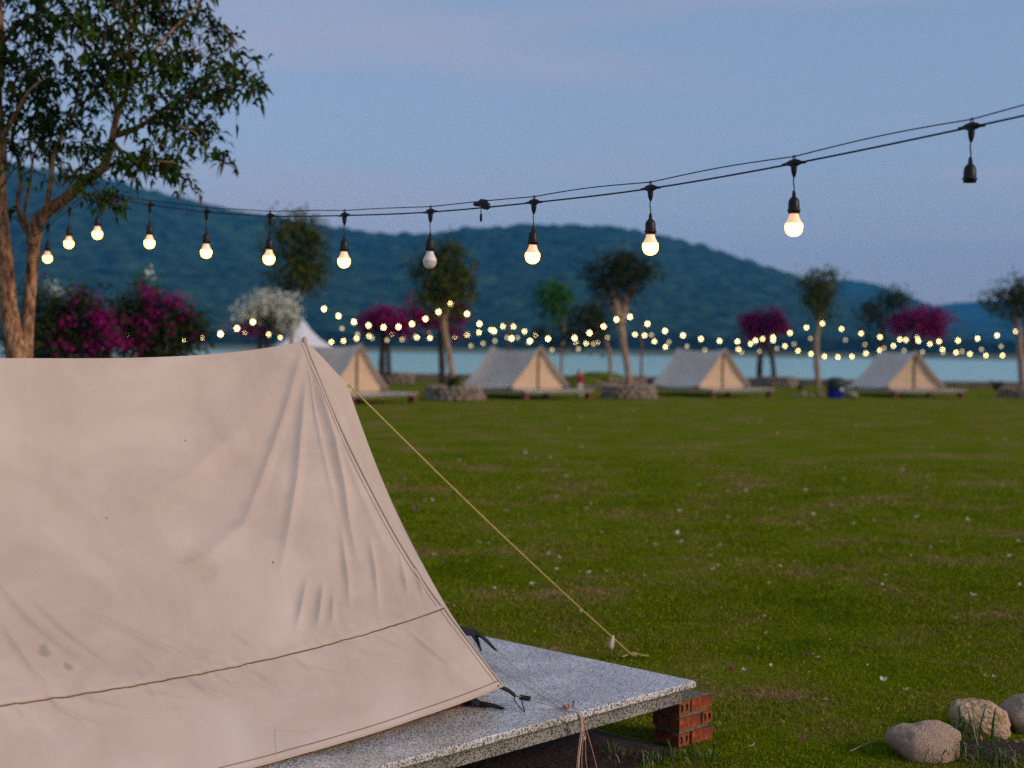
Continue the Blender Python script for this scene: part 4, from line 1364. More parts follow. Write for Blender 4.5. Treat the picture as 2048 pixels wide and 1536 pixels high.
# ================================================================== BACKGROUND TREES
def bg_tree(name, label, trunk_px, rad_px, d, blobs_px, n, leafsize, lm, bm, cat='tree', group='trees', extra=(), flower=None, fork=None, gz=0.0):
    """trunk_px: polyline of photo pixels from the ground up at depth d; blobs_px (px,py,rx,ry)"""
    b0 = at(trunk_px[0][0], trunk_px[0][1], d)
    t = empty(name, (b0.x, b0.y, gz), 0, label, cat, group)
    o = Vector(t.location); s = d / F_PX
    m = MB()
    pts = [Vector((0, 0, -0.15))] + [at(p[0], p[1], d) - o for p in trunk_px[1:]]
    c = catmull(pts, 5)
    m.tube(c, lerp_list([r * s for r in rad_px], len(c)), 8, jit=.08)
    for (pl, rr) in extra:
        c = catmull([at(p[0], p[1], d + (p[2] if len(p) > 2 else 0)) - o for p in pl], 5)
        m.tube(c, lerp_list([r * s for r in rr], len(c)), 7, jit=.08)
    # limbs into the crown
    top = at(*trunk_px[-1][:2], d) - o
    for (bx, by, rx, ry) in [b[:4] for b in blobs_px]:
        e = at(bx, by, d + random.uniform(-.3, .3)) - o
        mid = top.lerp(e, .5) + Vector((random.uniform(-.1, .1), random.uniform(-.1, .1), -.05))
        m.tube([top, mid, e], [rad_px[-1] * s * .45, rad_px[-1] * s * .25, .010], 5, jit=.05)
    m.build('trunk', bm, t, True)
    bl = []
    for b in blobs_px:
        p = at(b[0], b[1], d) - o
        dep = (b[2] + b[3]) / 2 * s * random.uniform(.8, 1.1)
        bl.append((p.x, p.y + random.uniform(-.3, .3) * dep, p.z, b[2] * s, dep, b[3] * s, b[4] if len(b) > 4 else 1))
    if n: foliage('crown', bl, n, leafsize, leafsize * .5, lm, t, shell=.55)
    if flower:
        fb = []
        for b in flower[0]:
            p = at(b[0], b[1], d - (b[5] if len(b) > 5 else .25)) - o
            fb.append((p.x, p.y, p.z, b[2] * s, (b[2] + b[3]) / 2 * s, b[3] * s, b[4] if len(b) > 4 else 1))
        foliage('blossoms', fb, flower[1], flower[2], flower[2] * .8, flower[3], t, shell=.45, droop=.1)
    return t


bg_tree('tree', 'slender green tree with round crown rising beside the white-flowering shrub', [(584, 790), (583, 690), (585, 640), (581, 590), (588, 540)], [5, 4.5, 4, 4, 3], 44,
        [(590, 450, 55, 32), (565, 490, 45, 35), (620, 480, 38, 40), (600, 530, 55, 38), (560, 560, 38, 26), (640, 550, 30, 28), (590, 570, 50, 24)], 2600, .17, M['leaf_mid'], M['bark_far'])
bg_tree('tree', 'green tree with pale forked trunk in the stone planter left of the second tent', [(908, 790), (904, 745), (896, 700), (889, 660), (888, 636)], [7, 6.5, 6, 6, 6], 44.5,
        [(900, 505, 38, 26), (880, 540, 60, 30), (925, 550, 26, 35), (845, 535, 24, 20), (885, 585, 50, 30), (925, 585, 24, 28), (855, 600, 30, 18), (895, 615, 34, 16)], 2800, .17, M['leaf_mid'], M['bark_far'],
        extra=[([(888, 640), (880, 615), (872, 590)], [6, 4, 3]), ([(888, 640), (898, 610), (902, 585)], [6, 4, 3])])
bg_tree('tree', 'umbrella-shaped dark tree with forked pale trunk in the stone planter between two tents', [(1262, 785), (1256, 745), (1249, 700), (1243, 660), (1241, 640)], [7, 6.5, 6.5, 7, 7], 47.5,
        [(1235, 530, 60, 24), (1190, 550, 32, 20), (1285, 545, 32, 22), (1240, 562, 55, 24), (1215, 585, 26, 18), (1265, 590, 30, 16), (1240, 515, 30, 14)], 2500, .16, M['leaf_dark'], M['bark_far'],
        extra=[([(1242, 650), (1234, 615), (1222, 575)], [8, 7, 3]), ([(1242, 650), (1250, 615), (1256, 575)], [8, 6, 3])])
bg_tree('tree', 'thin pale-stemmed tree with narrow green crown beside the blue bin', [(1637, 782), (1634, 735), (1632, 690), (1636, 655), (1640, 630)], [6, 6, 6, 5, 5], 64,
        [(1640, 558, 38, 18), (1605, 565, 18, 18), (1672, 552, 10, 14), (1635, 585, 34, 22), (1640, 612, 26, 20), (1650, 632, 16, 12), (1618, 595, 14, 14)], 1500, .20, M['leaf_mid'], M['bark_far'])
bg_tree('tree', 'green tree with pale trunk cut off by the right edge of the picture', [(2046, 792), (2043, 750), (2040, 700), (2037, 665), (2034, 640)], [7, 7, 7, 6, 6], 54,
        [(2030, 585, 40, 22), (1990, 605, 26, 16), (2020, 620, 34, 22), (2060, 610, 40, 34), (2050, 575, 30, 18), (2090, 590, 40, 34)], 2300, .18, M['leaf_mid'], M['bark_far'])
bg_tree('tree', 'bright fresh green young tree behind the second tent', [(1124, 778), (1123, 740), (1124, 700), (1126, 660), (1122, 635)], [3, 3, 3, 3, 3], 60,
        [(1106, 585, 26, 22), (1130, 600, 20, 20), (1096, 605, 18, 16), (1118, 625, 22, 14)], 900, .22, M['leaf_bright'], M['bark_far'])
bg_tree('tree', 'low dark spreading tree beyond the grassy stone-edged mound', [(1222, 745), (1220, 720), (1214, 690), (1200, 670)], [4, 4, 4, 3], 58,
        [(1180, 635, 34, 24), (1150, 660, 28, 22), (1195, 665, 34, 20), (1080, 660, 28, 18, .5), (1130, 680, 40, 12, .6)], 1500, .2, M['leaf_dark'], M['bark_far'],
        extra=[([(1214, 690), (1180, 660)], [3, 2])])
bg_tree('tree', 'open airy green tree behind the magenta shrub at the right', [(1762, 770), (1762, 730), (1765, 690), (1766, 660)], [4, 4, 4, 3], 68,
        [(1775, 610, 30, 22), (1745, 625, 26, 18), (1800, 600, 20, 16), (1722, 610, 8, 12), (1780, 590, 8, 14), (1760, 645, 30, 20), (1745, 680, 24, 12), (1812, 590, 6, 8)], 1000, .22, M['leaf_dark'], M['bark_dark'])
bg_tree('flowering_shrub', 'white-flowering shrub with purple lower blooms beside the slender tree', [(516, 770), (518, 720), (520, 690), (522, 660)], [6, 6, 5, 5], 42,
        [(530, 630, 40, 24), (560, 640, 30, 30), (500, 640, 24, 16)], 700, .13, M['leaf_mid'], M['bark_dark'], 'shrub', 'flowering shrubs',
        extra=[([(530, 750), (534, 700), (530, 660)], [5, 5, 4])], flower=([(530, 610, 46, 24, 1), (500, 622, 34, 16, 1), (565, 620, 32, 28, 1), (480, 628, 14, 10, .8), (592, 592, 10, 8, .6), (606, 625, 10, 8, .6), (575, 655, 22, 18, .7)], 2600, .10, M['whitebract']))
t = bpy.data.objects[[o.name for o in col.objects if o.get('label', '').startswith('white-flowering shrub')][0]]
bl = []
for (x, y, rx, ry) in ((480, 655, 16, 8), (510, 660, 20, 9), (550, 660, 12, 6)):
    p = at(x, y, 41.7) - Vector(t.location); s_ = 42 / F_PX
    bl.append((p.x, p.y, p.z, rx * s_, rx * s_, ry * s_))
foliage('purple_blossoms', bl, 260, .10, .08, M['bract'], t)
bg_tree('flowering_shrub', 'domed magenta flowering shrub standing between the first two tents', [(764, 760), (764, 730), (765, 700), (768, 670)], [7, 7, 6, 6], 60,
        [(770, 655, 40, 14)], 300, .16, M['leaf_dark'], M['bark_dark'], 'shrub', 'flowering shrubs', extra=[([(778, 750), (777, 710), (772, 675)], [5, 5, 4])],
        flower=([(770, 635, 40, 20, 1), (745, 645, 28, 16, 1), (795, 650, 24, 18, 1), (810, 662, 14, 10, .8), (735, 655, 16, 10, .8)], 2600, .13, M['bract']))
bg_tree('flowering_shrub', 'straggling magenta flowering shrub growing behind the forked planter tree', [(884, 760), (884, 730), (882, 700), (880, 665)], [7, 7, 6, 5], 47.5,
        [(890, 650, 30, 20)], 200, .14, M['leaf_dark'], M['bark_dark'], 'shrub', 'flowering shrubs',
        flower=([(830, 625, 18, 14, 1), (818, 596, 10, 9, .8), (845, 640, 24, 13, 1), (872, 640, 24, 14, .7), (918, 622, 18, 16, 1), (935, 635, 12, 8, .7), (905, 655, 14, 16, .8), (918, 573, 8, 8, .6), (913, 668, 10, 9, .6)], 1500, .11, M['bract']))
bg_tree('flowering_shrub', 'round magenta flowering shrub on two trunks behind the third tent', [(1518, 752), (1520, 720), (1524, 690), (1526, 668)], [6, 6, 5, 5], 66,
        [(1528, 655, 36, 14)], 200, .18, M['leaf_dark'], M['bark_dark'], 'shrub', 'flowering shrubs', extra=[([(1548, 752, -.4), (1544, 715, -.2), (1534, 690), (1530, 670)], [5, 5, 5, 4])],
        flower=([(1528, 648, 40, 24, 1), (1500, 645, 24, 18, 1), (1555, 655, 24, 18, 1), (1548, 630, 18, 12, .8), (1572, 668, 12, 10, .6), (1510, 668, 26, 10, .8)], 2600, .14, M['bract']))
bg_tree('flowering_shrub', 'wide magenta flowering shrub rising behind the fourth tent', [(1822, 770), (1824, 740), (1824, 700), (1826, 676)], [6, 6, 5, 5], 66,
        [(1830, 650, 40, 18)], 240, .18, M['leaf_dark'], M['bark_dark'], 'shrub', 'flowering shrubs',
        flower=([(1835, 640, 40, 22, 1), (1800, 648, 28, 18, 1), (1868, 636, 24, 22, 1), (1838, 620, 14, 10, .8), (1890, 640, 12, 20, .8), (1912, 642, 10, 8, .35), (1868, 662, 30, 14, .9), (1810, 665, 26, 10, .8), (1880, 670, 14, 14, .7)], 2800, .14, M['bract']))
# bougainvillea hedge at the left, behind the tent
bg_tree('flowering_shrub', 'big dark shrub with trailing magenta blooms beside the tree trunk', [(150, 1000), (150, 860), (150, 760)], [8, 8, 6], 20,
        [(110, 640, 70, 46), (170, 610, 50, 34), (90, 690, 80, 40), (180, 680, 60, 46), (130, 740, 100, 50), (80, 595, 40, 20), (160, 582, 14, 10)], 7000, .085, M['leaf_dark'], M['bark_dark'], 'shrub', 'flowering shrubs',
        flower=([(158, 592, 8, 8, .7), (190, 596, 14, 10, .8), (200, 640, 18, 20, 1.2), (214, 650, 12, 12, 1), (222, 617, 8, 7, .7), (230, 680, 22, 18, 1.1), (195, 690, 24, 14, .6), (180, 702, 18, 9, .5), (168, 665, 14, 8, .25), (80, 563, 8, 6, .4), (150, 640, 26, 20, .25), (120, 690, 40, 16, .2)], 1000, .055, M['bract']))
bg_tree('flowering_shrub', 'dark shrub topped with magenta blooms right of the trailing one', [(300, 1000), (300, 860), (300, 760)], [8, 8, 6], 21,
        [(290, 625, 60, 40), (340, 650, 50, 40), (250, 640, 40, 40), (390, 660, 36, 30), (300, 680, 90, 34), (330, 730, 90, 40), (365, 625, 20, 18), (412, 640, 16, 14)], 6500, .085, M['leaf_dark'], M['bark_dark'], 'shrub', 'flowering shrubs',
        flower=([(277, 578, 14, 9, 1), (302, 590, 16, 11, 1), (345, 602, 22, 10, 1), (320, 610, 10, 8, .6), (370, 626, 9, 12, .9), (325, 638, 12, 14, .4), (252, 592, 8, 5, .4), (392, 668, 6, 7, .4), (240, 668, 8, 8, .4), (300, 640, 50, 26, .12), (280, 690, 50, 14, .12)], 800, .055, M['bract']))
bg_tree('flowering_shrub', 'sprig of white flowers poking above the dark left hedge', [(118, 900), (112, 700), (110, 600)], [3, 2, 2], 22,
        [(100, 585, 16, 8)], 60, .08, M['leaf_bright'], M['bark_dark'], 'shrub', 'flowering shrubs', flower=([(105, 575, 12, 7, 1), (130, 588, 8, 5, .6)], 60, .05, M['whitebract']))
bg_tree('flowering_shrub', 'light green upright sprig with small white flowers above the magenta hedge', [(290, 900), (286, 700), (283, 580)], [3, 2, 2], 22.5,
        [(281, 555, 6, 20), (292, 572, 14, 12)], 160, .08, M['leaf_bright'], M['bark_dark'], 'shrub', 'flowering shrubs', flower=([(294, 546, 10, 6, 1)], 36, .045, M['whitebract']))


# ================================================================== FAR TENTS ON THEIR PLATFORMS
def far_tent(px, py, d, ang, label, plab, pier_lab, sag):
    ap = at(px, py, d)
    n = Vector((math.sin(ang), -math.cos(ang), 0))          # door end faces this way
    rz = math.atan2(-n.y, -n.x)
    ox = Vector((ap.x, ap.y, 0)) - n * TL                   # local x=-TL is the door end
    loc = Vector((ox.x, ox.y, SLAB_Z))
    global SAG
    SAG = sag
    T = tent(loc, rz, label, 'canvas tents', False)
    P = platform((ox.x, ox.y, 0), rz, plab, 'granite tent platforms', [(-3.42, -1.36), (-3.42, 1.36), (-1.3, -1.36)], pier_lab)
    return T


ORD = ['first', 'second', 'third', 'fourth']
for k, (px, py, d, ang) in enumerate([(722, 688, 41.0, 55), (1083, 694, 46.5, 39), (1452, 698, 50.6, 34), (1834, 703, 52.5, 16)]):
    desc = ['distant beige tent half hidden behind the foreground tent', 'distant beige tent between the two stone planters with trees',
            'distant beige tent directly left of the blue bin', 'distant beige tent nearest the right edge, seen almost from its door end'][k]
    who = ['the half hidden distant tent', 'the tent between the stone planters', 'the tent left of the blue bin', 'the tent nearest the right edge'][k]
    far_tent(px, py, d, math.radians(ang), desc, 'grey granite platform under ' + who,
             ['brick pier at the left front corner under ' + who, 'brick pier at the right front corner under ' + who, 'brick pier at the left rear under ' + who], (.12, .19, .10, .07)[k])


# ================================================================== STONES, PLANTERS, MOUND
import bmesh


def stone_mesh(name, seed, sub=2, rough=0.16, material=None, flat=0.0):
    bm = bmesh.new()
    bmesh.ops.create_icosphere(bm, subdivisions=sub, radius=1.0)
    r = np.random.default_rng(seed)
    ph = r.uniform(0, 6, 12)
    for v in bm.verts:
        c = v.co
        k = 1 + rough * (math.sin(2.1 * c.x + ph[0]) * math.cos(1.9 * c.y + ph[1]) + .6 * math.sin(3.3 * c.z + ph[2] + 2 * c.x) + .35 * math.sin(5 * c.y + ph[3]) * math.cos(4.6 * c.x + ph[4]) + .15 * math.sin(9 * c.x + ph[5]) * math.sin(8 * c.z + ph[6]))
        # squarer than a ball
        q = max(abs(c.x), abs(c.y), abs(c.z))
        k *= 1 + (.022 * math.sin(13 * c.x + ph[7]) * math.sin(11 * c.y + ph[8]) * math.sin(12 * c.z + ph[9]) + .05 * max(0, math.sin(2.6 * c.x + 2 * c.y + ph[10]))) * (1 if sub > 3 else 0)
        k *= (1 - flat) + flat / max(q, .3) * .82
        v.co = c * k
    me = bpy.data.meshes.new(name); bm.to_mesh(me); bm.free(); me.shade_smooth()
    me.materials.append(material or M['stone'])
    return me


STONES = [stone_mesh('stone', 50 + k, 2, .14, M['stone'], .55) for k in range(5)]


def planter(px, py, d, R, h, label, courses=3, sw=0.24):
    g = at(px, py, d)
    t = empty('stone_planter', (g.x, g.y, 0), 0, label, 'planter', 'dry stone planters')
    ch = h / courses
    for c in range(courses):
        n = int(2 * math.pi * R / sw)
        for k in range(n):
            a = 2 * math.pi * (k + .5 * (c % 2)) / n + random.uniform(-.05, .05)
            rr = R * (1 - .04 * c) + random.uniform(-.03, .03)
            link('stone', random.choice(STONES), t, loc=(rr * math.cos(a), rr * math.sin(a), ch * (c + .5)), rot=(random.uniform(-.2, .2), random.uniform(-.2, .2), a + random.uniform(-.3, .3)),
                 scale=(sw * .42, sw * random.uniform(.46, .60), ch * random.uniform(.52, .68)))
    m = MB(); m.lathe([(R * .99, h * .3), (R * .9, h * .86), (R * .5, h * .97), (.001, h)], 20); m.build('soil', M['soil'], t, True)
    return t


planter(908, 800, 44.5, .88, .44, 'round dry stone planter around the forked tree left of the second tent')
planter(1258, 800, 47.5, .86, .46, 'round dry stone planter around the umbrella-shaped dark tree')
planter(792, 768, 61.5, .72, .50, 'stone planter beneath the domed magenta shrub')
planter(1555, 774, 65.5, .85, .46, 'stone planter beneath the round magenta shrub behind the third tent')
planter(2046, 800, 54.0, .85, .36, 'stone planter around the tree at the right edge of the picture')


def spiky(px, py, d, h, n, label, matl, zb):
    g = at(px, py, d)
    t = empty('grassy_plant', (g.x, g.y, zb), 0, label, 'plant', 'low plants')
    v = []; f = []
    for k in range(n):
        a = random.uniform(0, 6.28); r0 = random.uniform(0, h * .35); le = random.uniform(.6, 1.1) * h
        b = Vector((r0 * math.cos(a), r0 * math.sin(a), 0)); q = Vector((math.cos(a), math.sin(a), 0)); s = Vector((-q.y, q.x, 0)) * h * .035
        p1 = b + q * le * .25 + Vector((0, 0, le * .6)); p2 = b + q * le * .7 + Vector((0, 0, le * .75))
        o = len(v); v += [b - s, b + s, p1 + s, p1 - s, p2]; f += [(o, o + 1, o + 2, o + 3), (o + 3, o + 2, o + 4)]
    m = MB(); m.add(v, f); m.build('leaves', matl, t)
    return t


spiky(905, 775, 44.2, .55, 70, 'yellow-green grassy plant in the planter left of the second tent', M['leaf_mid'], .40)
spiky(1245, 765, 58, .4, 40, 'low grassy plant by the mound behind the umbrella-shaped tree', M['leaf_mid'], .0)
spiky(945, 758, 60, .5, 50, 'low plant on the shore left of the second tent', M['leaf_dark'], .0)
spiky(1305, 762, 62, .5, 50, 'dark low plant on the shore left of the third tent', M['leaf_dark'], .0)
spiky(1995, 775, 64, .6, 60, 'dark low plant on the shore right of the fourth tent', M['leaf_dark'], .0)
spiky(1500, 772, 64, .4, 50, 'low plant beside the stone planter behind the third tent', M['leaf_mid'], .0)
spiky(1600, 780, 60, .35, 50, 'green tuft at the foot of the thin pale-stemmed tree', M['leaf_mid'], .0)

# grassy mound edged by a dry stone wall, behind the second tent
gm = at(1205, 765, 58)
n1, n2 = 40, 24
aa = np.linspace(0, 2 * np.pi, n1)[:, None] * np.ones(n2)[None]; rr = np.linspace(1, 0, n2)[None] * np.ones(n1)[:, None]
X = gm.x - .1 + 1.9 * rr * np.cos(aa); Y = gm.y + 1.1 + 1.5 * rr * np.sin(aa)
Z = -.05 + .72 * np.clip(1 - rr ** 2.6, 0, 1) + .05 * fbm(X * 1.4, Y * 1.4, 71) * (1 - rr)
tag(link('grass_mound', np_mesh('grass_mound', np.stack([X, Y, Z], -1).reshape(-1, 3), grid_faces(n1, n2, True), True), None, M['lawn']), kind='structure')
wl = empty('stone_wall', (gm.x, gm.y, 0), 0, 'low dry stone wall curving along the grassy mound', 'wall')
for c in range(4):
    for k in range(15):
        t_ = k / 14
        top = .16 + .62 * t_ ** 1.3
        z = .07 + c * .145
        if z > top: continue
        link('stone', random.choice(STONES), wl, loc=(-.75 + 2.45 * t_ + random.uniform(-.02, .02), -.35 + .9 * t_ ** 2 + random.uniform(-.03, .03), z), rot=(0, 0, random.uniform(-.3, .3)),
             scale=(random.uniform(.10, .13), .11, random.uniform(.075, .095)))

# loose rubble by the bin and along the shore bank
for k, (px, py, d, sz, lb) in enumerate([(1606, 786, 58, .16, 'small rubble stone left of the blue bin, nearest the third tent'), (1622, 788, 57, .13, 'small rubble stone under the thin tree left of the blue bin'),
                                         (1640, 787, 57.5, .17, 'rounded rubble stone just left of the blue bin'), (1708, 772, 62, .34, 'brown boulder on the shore behind the blue bin'),
                                         (1702, 790, 55, .26, 'pale block of stone right of the blue bin'), (1590, 789, 57, .12, 'smallest rubble stone near the third platform')]):
    g = on_ground(px, py + 6)
    o = link('rubble_stone', STONES[k % 5], loc=(g.x, g.y, sz * .42), rot=(0, 0, k * 1.3), scale=(sz, sz * .8, sz * .55))
    tag(o, lb, 'stone', 'rubble stones by the shore')

# ------------------------------------------------------------------ white pagoda canopy
pg = at(604, 770, 55)
gz = empty('pagoda_canopy', (pg.x, pg.y, 0), .3, 'white peaked pagoda canopy behind the foreground tent peak', 'canopy')
m = MB(); n = 4; rows_ = []
prof = [(0.02, 2.62), (.06, 2.56), (.30, 2.20), (.62, 1.86), (.98, 1.62), (1.02, 1.60), (1.02, 1.38)]
v = []
for (r, z) in prof:
    for k in range(16):
        a = 2 * math.pi * k / 16
        c, s_ = math.cos(a), math.sin(a)
        q = r / max(abs(c), abs(s_))
        v.append((q * c, q * s_, z - .03 * math.sin(2 * a) ** 2 * r))
f = []
for i in range(len(prof) - 1):
    for k in range(16):
        j = (k + 1) % 16
        f.append((i * 16 + k, i * 16 + j, i * 16 + 16 + j, i * 16 + 16 + k))
m.add(v, f); m.build('roof', M['white'], gz)
for sx in (-1, 1):
    for sy in (-1, 1):
        m = MB(); m.tube([(sx * .98, sy * .98, 0), (sx * .98, sy * .98, 1.5)], .03, 6); m.build('post', M['plainwhite'], gz)
m = MB(); m.box(-.97, .97, .95, .96, 0.05, 1.40); m.build('wall_panel', M['white'], gz)
m = MB(); m.box(-.97, -.96, -.94, .94, 0.05, 1.40); m.build('wall_panel', M['white'], gz)

# ------------------------------------------------------------------ blue bin with a black bag over it
bp_ = on_ground(1671, 797)
bn = empty('bin', (bp_.x, bp_.y, 0), .2, 'blue plastic bin with a black bag over its top', 'bin')
m = MB()


def rrect(hx, hy, z, n=20, e=4.0):
    return [(hx * math.copysign(abs(math.cos(a)) ** (2 / e), math.cos(a)), hy * math.copysign(abs(math.sin(a)) ** (2 / e), math.sin(a)), z) for a in np.linspace(0, 2 * math.pi, n, endpoint=False)]


def loft(m, rings, cap=True):
    n = len(rings[0]); v = [p for r in rings for p in r]; f = []
    for i in range(len(rings) - 1):
        for k in range(n):
            j = (k + 1) % n
            f.append((i * n + k, i * n + j, i * n + n + j, i * n + n + k))
    if cap: f += [tuple(range(n - 1, -1, -1)), tuple((len(rings) - 1) * n + k for k in range(n))]
    m.add(v, f)


loft(m, [rrect(.235, .22, 0), rrect(.25, .235, .02), rrect(.285, .265, .42), rrect(.29, .27, .43)]); m.build('body', M['bluebin'], bn, True)
m = MB(); loft(m, [rrect(.297, .277, .34), rrect(.300, .28, .40), rrect(.315, .29, .46), rrect(.30, .28, .60), rrect(.28, .25, .69), rrect(.18, .16, .735), rrect(.04, .03, .75)]); m.build('bag', M['binlid'], bn, True)
m = MB(); m.box(.04, .17, -.31, -.295, .29, .37); m.build('sticker', M['paper'], bn)

# ------------------------------------------------------------------ small garden statue
sp = at(1160, 780, 49.5)
st = empty('garden_statue', (sp.x, sp.y, 0), .3, 'small child-like garden statue in red top and white trousers beside the second platform', 'statue')
m = MB(); loft(m, [rrect(.13, .11, 0, 16, 3), rrect(.12, .10, .16, 16, 3)]); m.build('plinth', M['stone'], st)
m = MB()
for s_ in (-1, 1): m.tube([(s_ * .045, 0, .15), (s_ * .045, 0, .19), (s_ * .048, 0, .32), (s_ * .04, 0, .46)], [.04, .036, .045, .055], 8)
m.build('trousers', M['plainwhite'], st, True)
m = MB(); m.tube([(0, 0, .44), (0, 0, .50), (0, 0, .60), (0, 0, .67), (0, 0, .70)], [.085, .085, .095, .09, .04], 10)
for s_ in (-1, 1): m.tube([(s_ * .08, 0, .66), (s_ * .12, -.01, .58), (s_ * .115, -.05, .50)], [.035, .032, .026], 8)
m.build('red_top', M['red'], st, True)
m = MB(); m.lathe([(.02, .69), (.035, .70), (.075, .735), (.09, .785), (.085, .835), (.055, .875), (.001, .89)], 14); m.build('head', M['skin'], st, True)
m = MB(); m.lathe([(.094, .80), (.095, .83), (.07, .885), (.001, .905)], 14); m.build('hair', M['post'], st, True, loc=(-.012, .02, 0))

# ------------------------------------------------------------------ posts
for (px, top, d, lb) in ((1018, 640, 62, 'thin brown wooden post holding lights behind the second tent'), (1282, 648, 62, 'thin brown wooden post holding lights left of the third tent')):
    g = at(px, 760, d); tp_ = at(px + 2, top, d)
    t = empty('light_post', (g.x, g.y, 0), 0, lb, 'post', 'light posts')
    m = MB(); m.tube([(0, 0, -.1), (.01, 0, tp_.z * .5), (0, 0, tp_.z)], [.055, .05, .04], 8, jit=.08); m.build('pole', M['post'], t, True)
    m = MB(); m.tube([(-.06, 0, tp_.z - .06), (.06, 0, tp_.z - .06)], .012, 6); m.build('hook_bar', M['black'], t)

# ================================================================== FAR LIGHT STRINGS
sm_ = MB(); sm_.lathe([(.0004, -.047), (.028, -.036), (.042, 0), (.030, .030), (.012, .052)], 8)
FB = sm_.mesh('bulb', True); FB.materials.append(M['bulb_far'])


def far_string(label, bulbs, d0, d1, ends):
    n = len(bulbs)
    P = []
    xs = np.array([b[0] for b in bulbs]); x0, x1 = xs.min(), xs.max()
    for (px, py) in bulbs:
        f = (px - x0) / max(1, x1 - x0)
        P.append(at(px, py, d0 + (d1 - d0) * f))
    A = at(ends[0][0], ends[0][1], d0 - .0); B = at(ends[1][0], ends[1][1], d1)
    t = empty('light_string', A, 0, label, 'string lights', 'string lights')
    for p in P: link('bulb', FB, t, loc=p - A)
    m = MB(); pts = [Vector((0, 0, 0))] + [p - A + Vector((0, 0, .10)) for p in P] + [B - A]
    m.tube(catmull(pts, 3), .006, 5)
    for p in P: m.tube([p - A + Vector((0, 0, .10)), p - A + Vector((0, 0, .04))], .010, 5)
    m.build('cable', M['blackrubber'], t)


far_string('string of small lights hanging in front of the left hedge', [(218, 657), (256, 671), (297, 677), (333, 676), (370, 680), (407, 675)], 24, 36, ((190, 640), (425, 670)))
far_string('string of small lights rising to the slender tree', [(441, 668), (474, 657), (506, 644), (536, 628), (564, 610)], 38, 43.5, ((415, 672), (580, 596)))
far_string('string of small lights sagging across the domed magenta shrub', [(648, 618), (677, 632), (708, 644), (737, 651), (767, 655), (797, 654), (824, 648), (851, 638), (877, 624), (901, 608)], 43.5, 44.2, ((585, 590), (908, 598)))
far_string('string of small lights from the forked planter tree to the umbrella-shaped tree', [(934, 628), (959, 648), (988, 662), (1023, 677), (1060, 682), (1096, 678), (1149, 676), (1179, 666), (1207, 653), (1233, 639)], 44.2, 47, ((905, 602), (1244, 630)))
far_string('string of small lights sagging above the third tent', [(1260, 634), (1295, 648), (1330, 662), (1366, 671), (1402, 678), (1439, 682), (1475, 683), (1511, 681), (1546, 675), (1580, 666), (1613, 655), (1645, 647)], 47, 63, ((1246, 626), (1640, 640)))
far_string('string of small lights sagging above the fourth tent', [(1683, 658), (1722, 667), (1760, 674), (1800, 679), (1837, 682), (1878, 683), (1916, 681), (1955, 677), (1994, 671), (2032, 663)], 63, 54, ((1650, 644), (2040, 655)))
far_string('low string of small lights behind the first tent, rising to the thin post', [(489, 664), (537, 669), (561, 675), (663, 684), (687, 682), (713, 677), (738, 672), (785, 668), (809, 673), (834, 675), (860, 676), (910, 673), (934, 670), (958, 665), (982, 660), (1006, 653)], 61, 62, ((460, 660), (1018, 646)))
far_string('short string of small lights descending right of the thin post', [(1027, 653), (1049, 663), (1070, 672), (1125, 684), (1152, 684), (1172, 687), (1197, 685), (1245, 667), (1270, 669)], 62, 62, ((1018, 646), (1282, 656)))
far_string('low string of small lights dropping behind the third tent', [(1289, 671), (1309, 683), (1331, 694), (1354, 703), (1477, 699), (1501, 688), (1525, 678)], 62, 65, ((1282, 656), (1532, 672)))
far_string('low string of small lights hanging over the water beside the thin pale tree', [(1546, 681), (1570, 692), (1596, 702), (1622, 708), (1649, 713), (1676, 714), (1704, 713), (1732, 707), (1759, 701), (1787, 692), (1812, 680)], 65, 65.5, ((1532, 672), (1824, 674)))
far_string('low string of small lights hanging over the water at the right edge', [(1835, 675), (1860, 688), (1885, 699), (1912, 705), (1940, 708), (1972, 711), (2005, 711), (2036, 708), (2066, 700)], 65.5, 64, ((1824, 674), (2085, 690)))


FD = sm_.mesh('bulb', True); FD.materials.append(M['bulb_flare'])  # added strands, their bulbs stand in for lens-flare ghosts of the real strings
for (lb, dx, dy, d0, d1, pts) in [
    ('added strand of dim lens-flare dots below the domed magenta shrub', 7, 25, 52, 53, [(677, 632), (708, 644), (737, 651), (767, 655), (797, 654), (824, 648), (851, 638)]),
    ('added strand of dim lens-flare dots low between the two planter trees', 8, 22, 56, 57, [(934, 670), (958, 665), (982, 660), (1006, 653), (1027, 653), (1049, 663), (1096, 678), (1149, 676), (1179, 666), (1207, 653)]),
    ('added strand of dim lens-flare dots below the swag over the third tent', 8, 22, 58, 66, [(1295, 648), (1330, 662), (1366, 671), (1402, 678), (1439, 682), (1475, 683), (1511, 681), (1546, 675), (1580, 666), (1613, 655)]),
    ('added strand of dim lens-flare dots below the swag over the fourth tent', 8, 22, 66, 58, [(1683, 658), (1722, 667), (1760, 674), (1800, 679), (1837, 682), (1878, 683), (1916, 681), (1955, 677), (1994, 671)])]:
    FB = FD
    q = [(x + dx, y + dy) for (x, y) in pts]
    far_string(lb, q, d0, d1, ((q[0][0] - 22, q[0][1] - 12), (q[-1][0] + 22, q[-1][1] - 12)))


# ================================================================== LAWN DETAIL
def inside_slab(x, y):
    rx = x - TENT_O.x; ry = y - TENT_O.y
    a = rx * U1.x + ry * U1.y; b = rx * U2.x + ry * U2.y
    return (a > P_LEN0 - .1) & (a < P_LEN1 - .02) & (np.abs(b) < P_W - .02)


def bare(x, y):
    """bare soil patches in the turf"""
    k = np.clip(fbm(x * 0.8, y * 0.8, 91, 3) * 2.2 - .25, 0, 1)
    return k


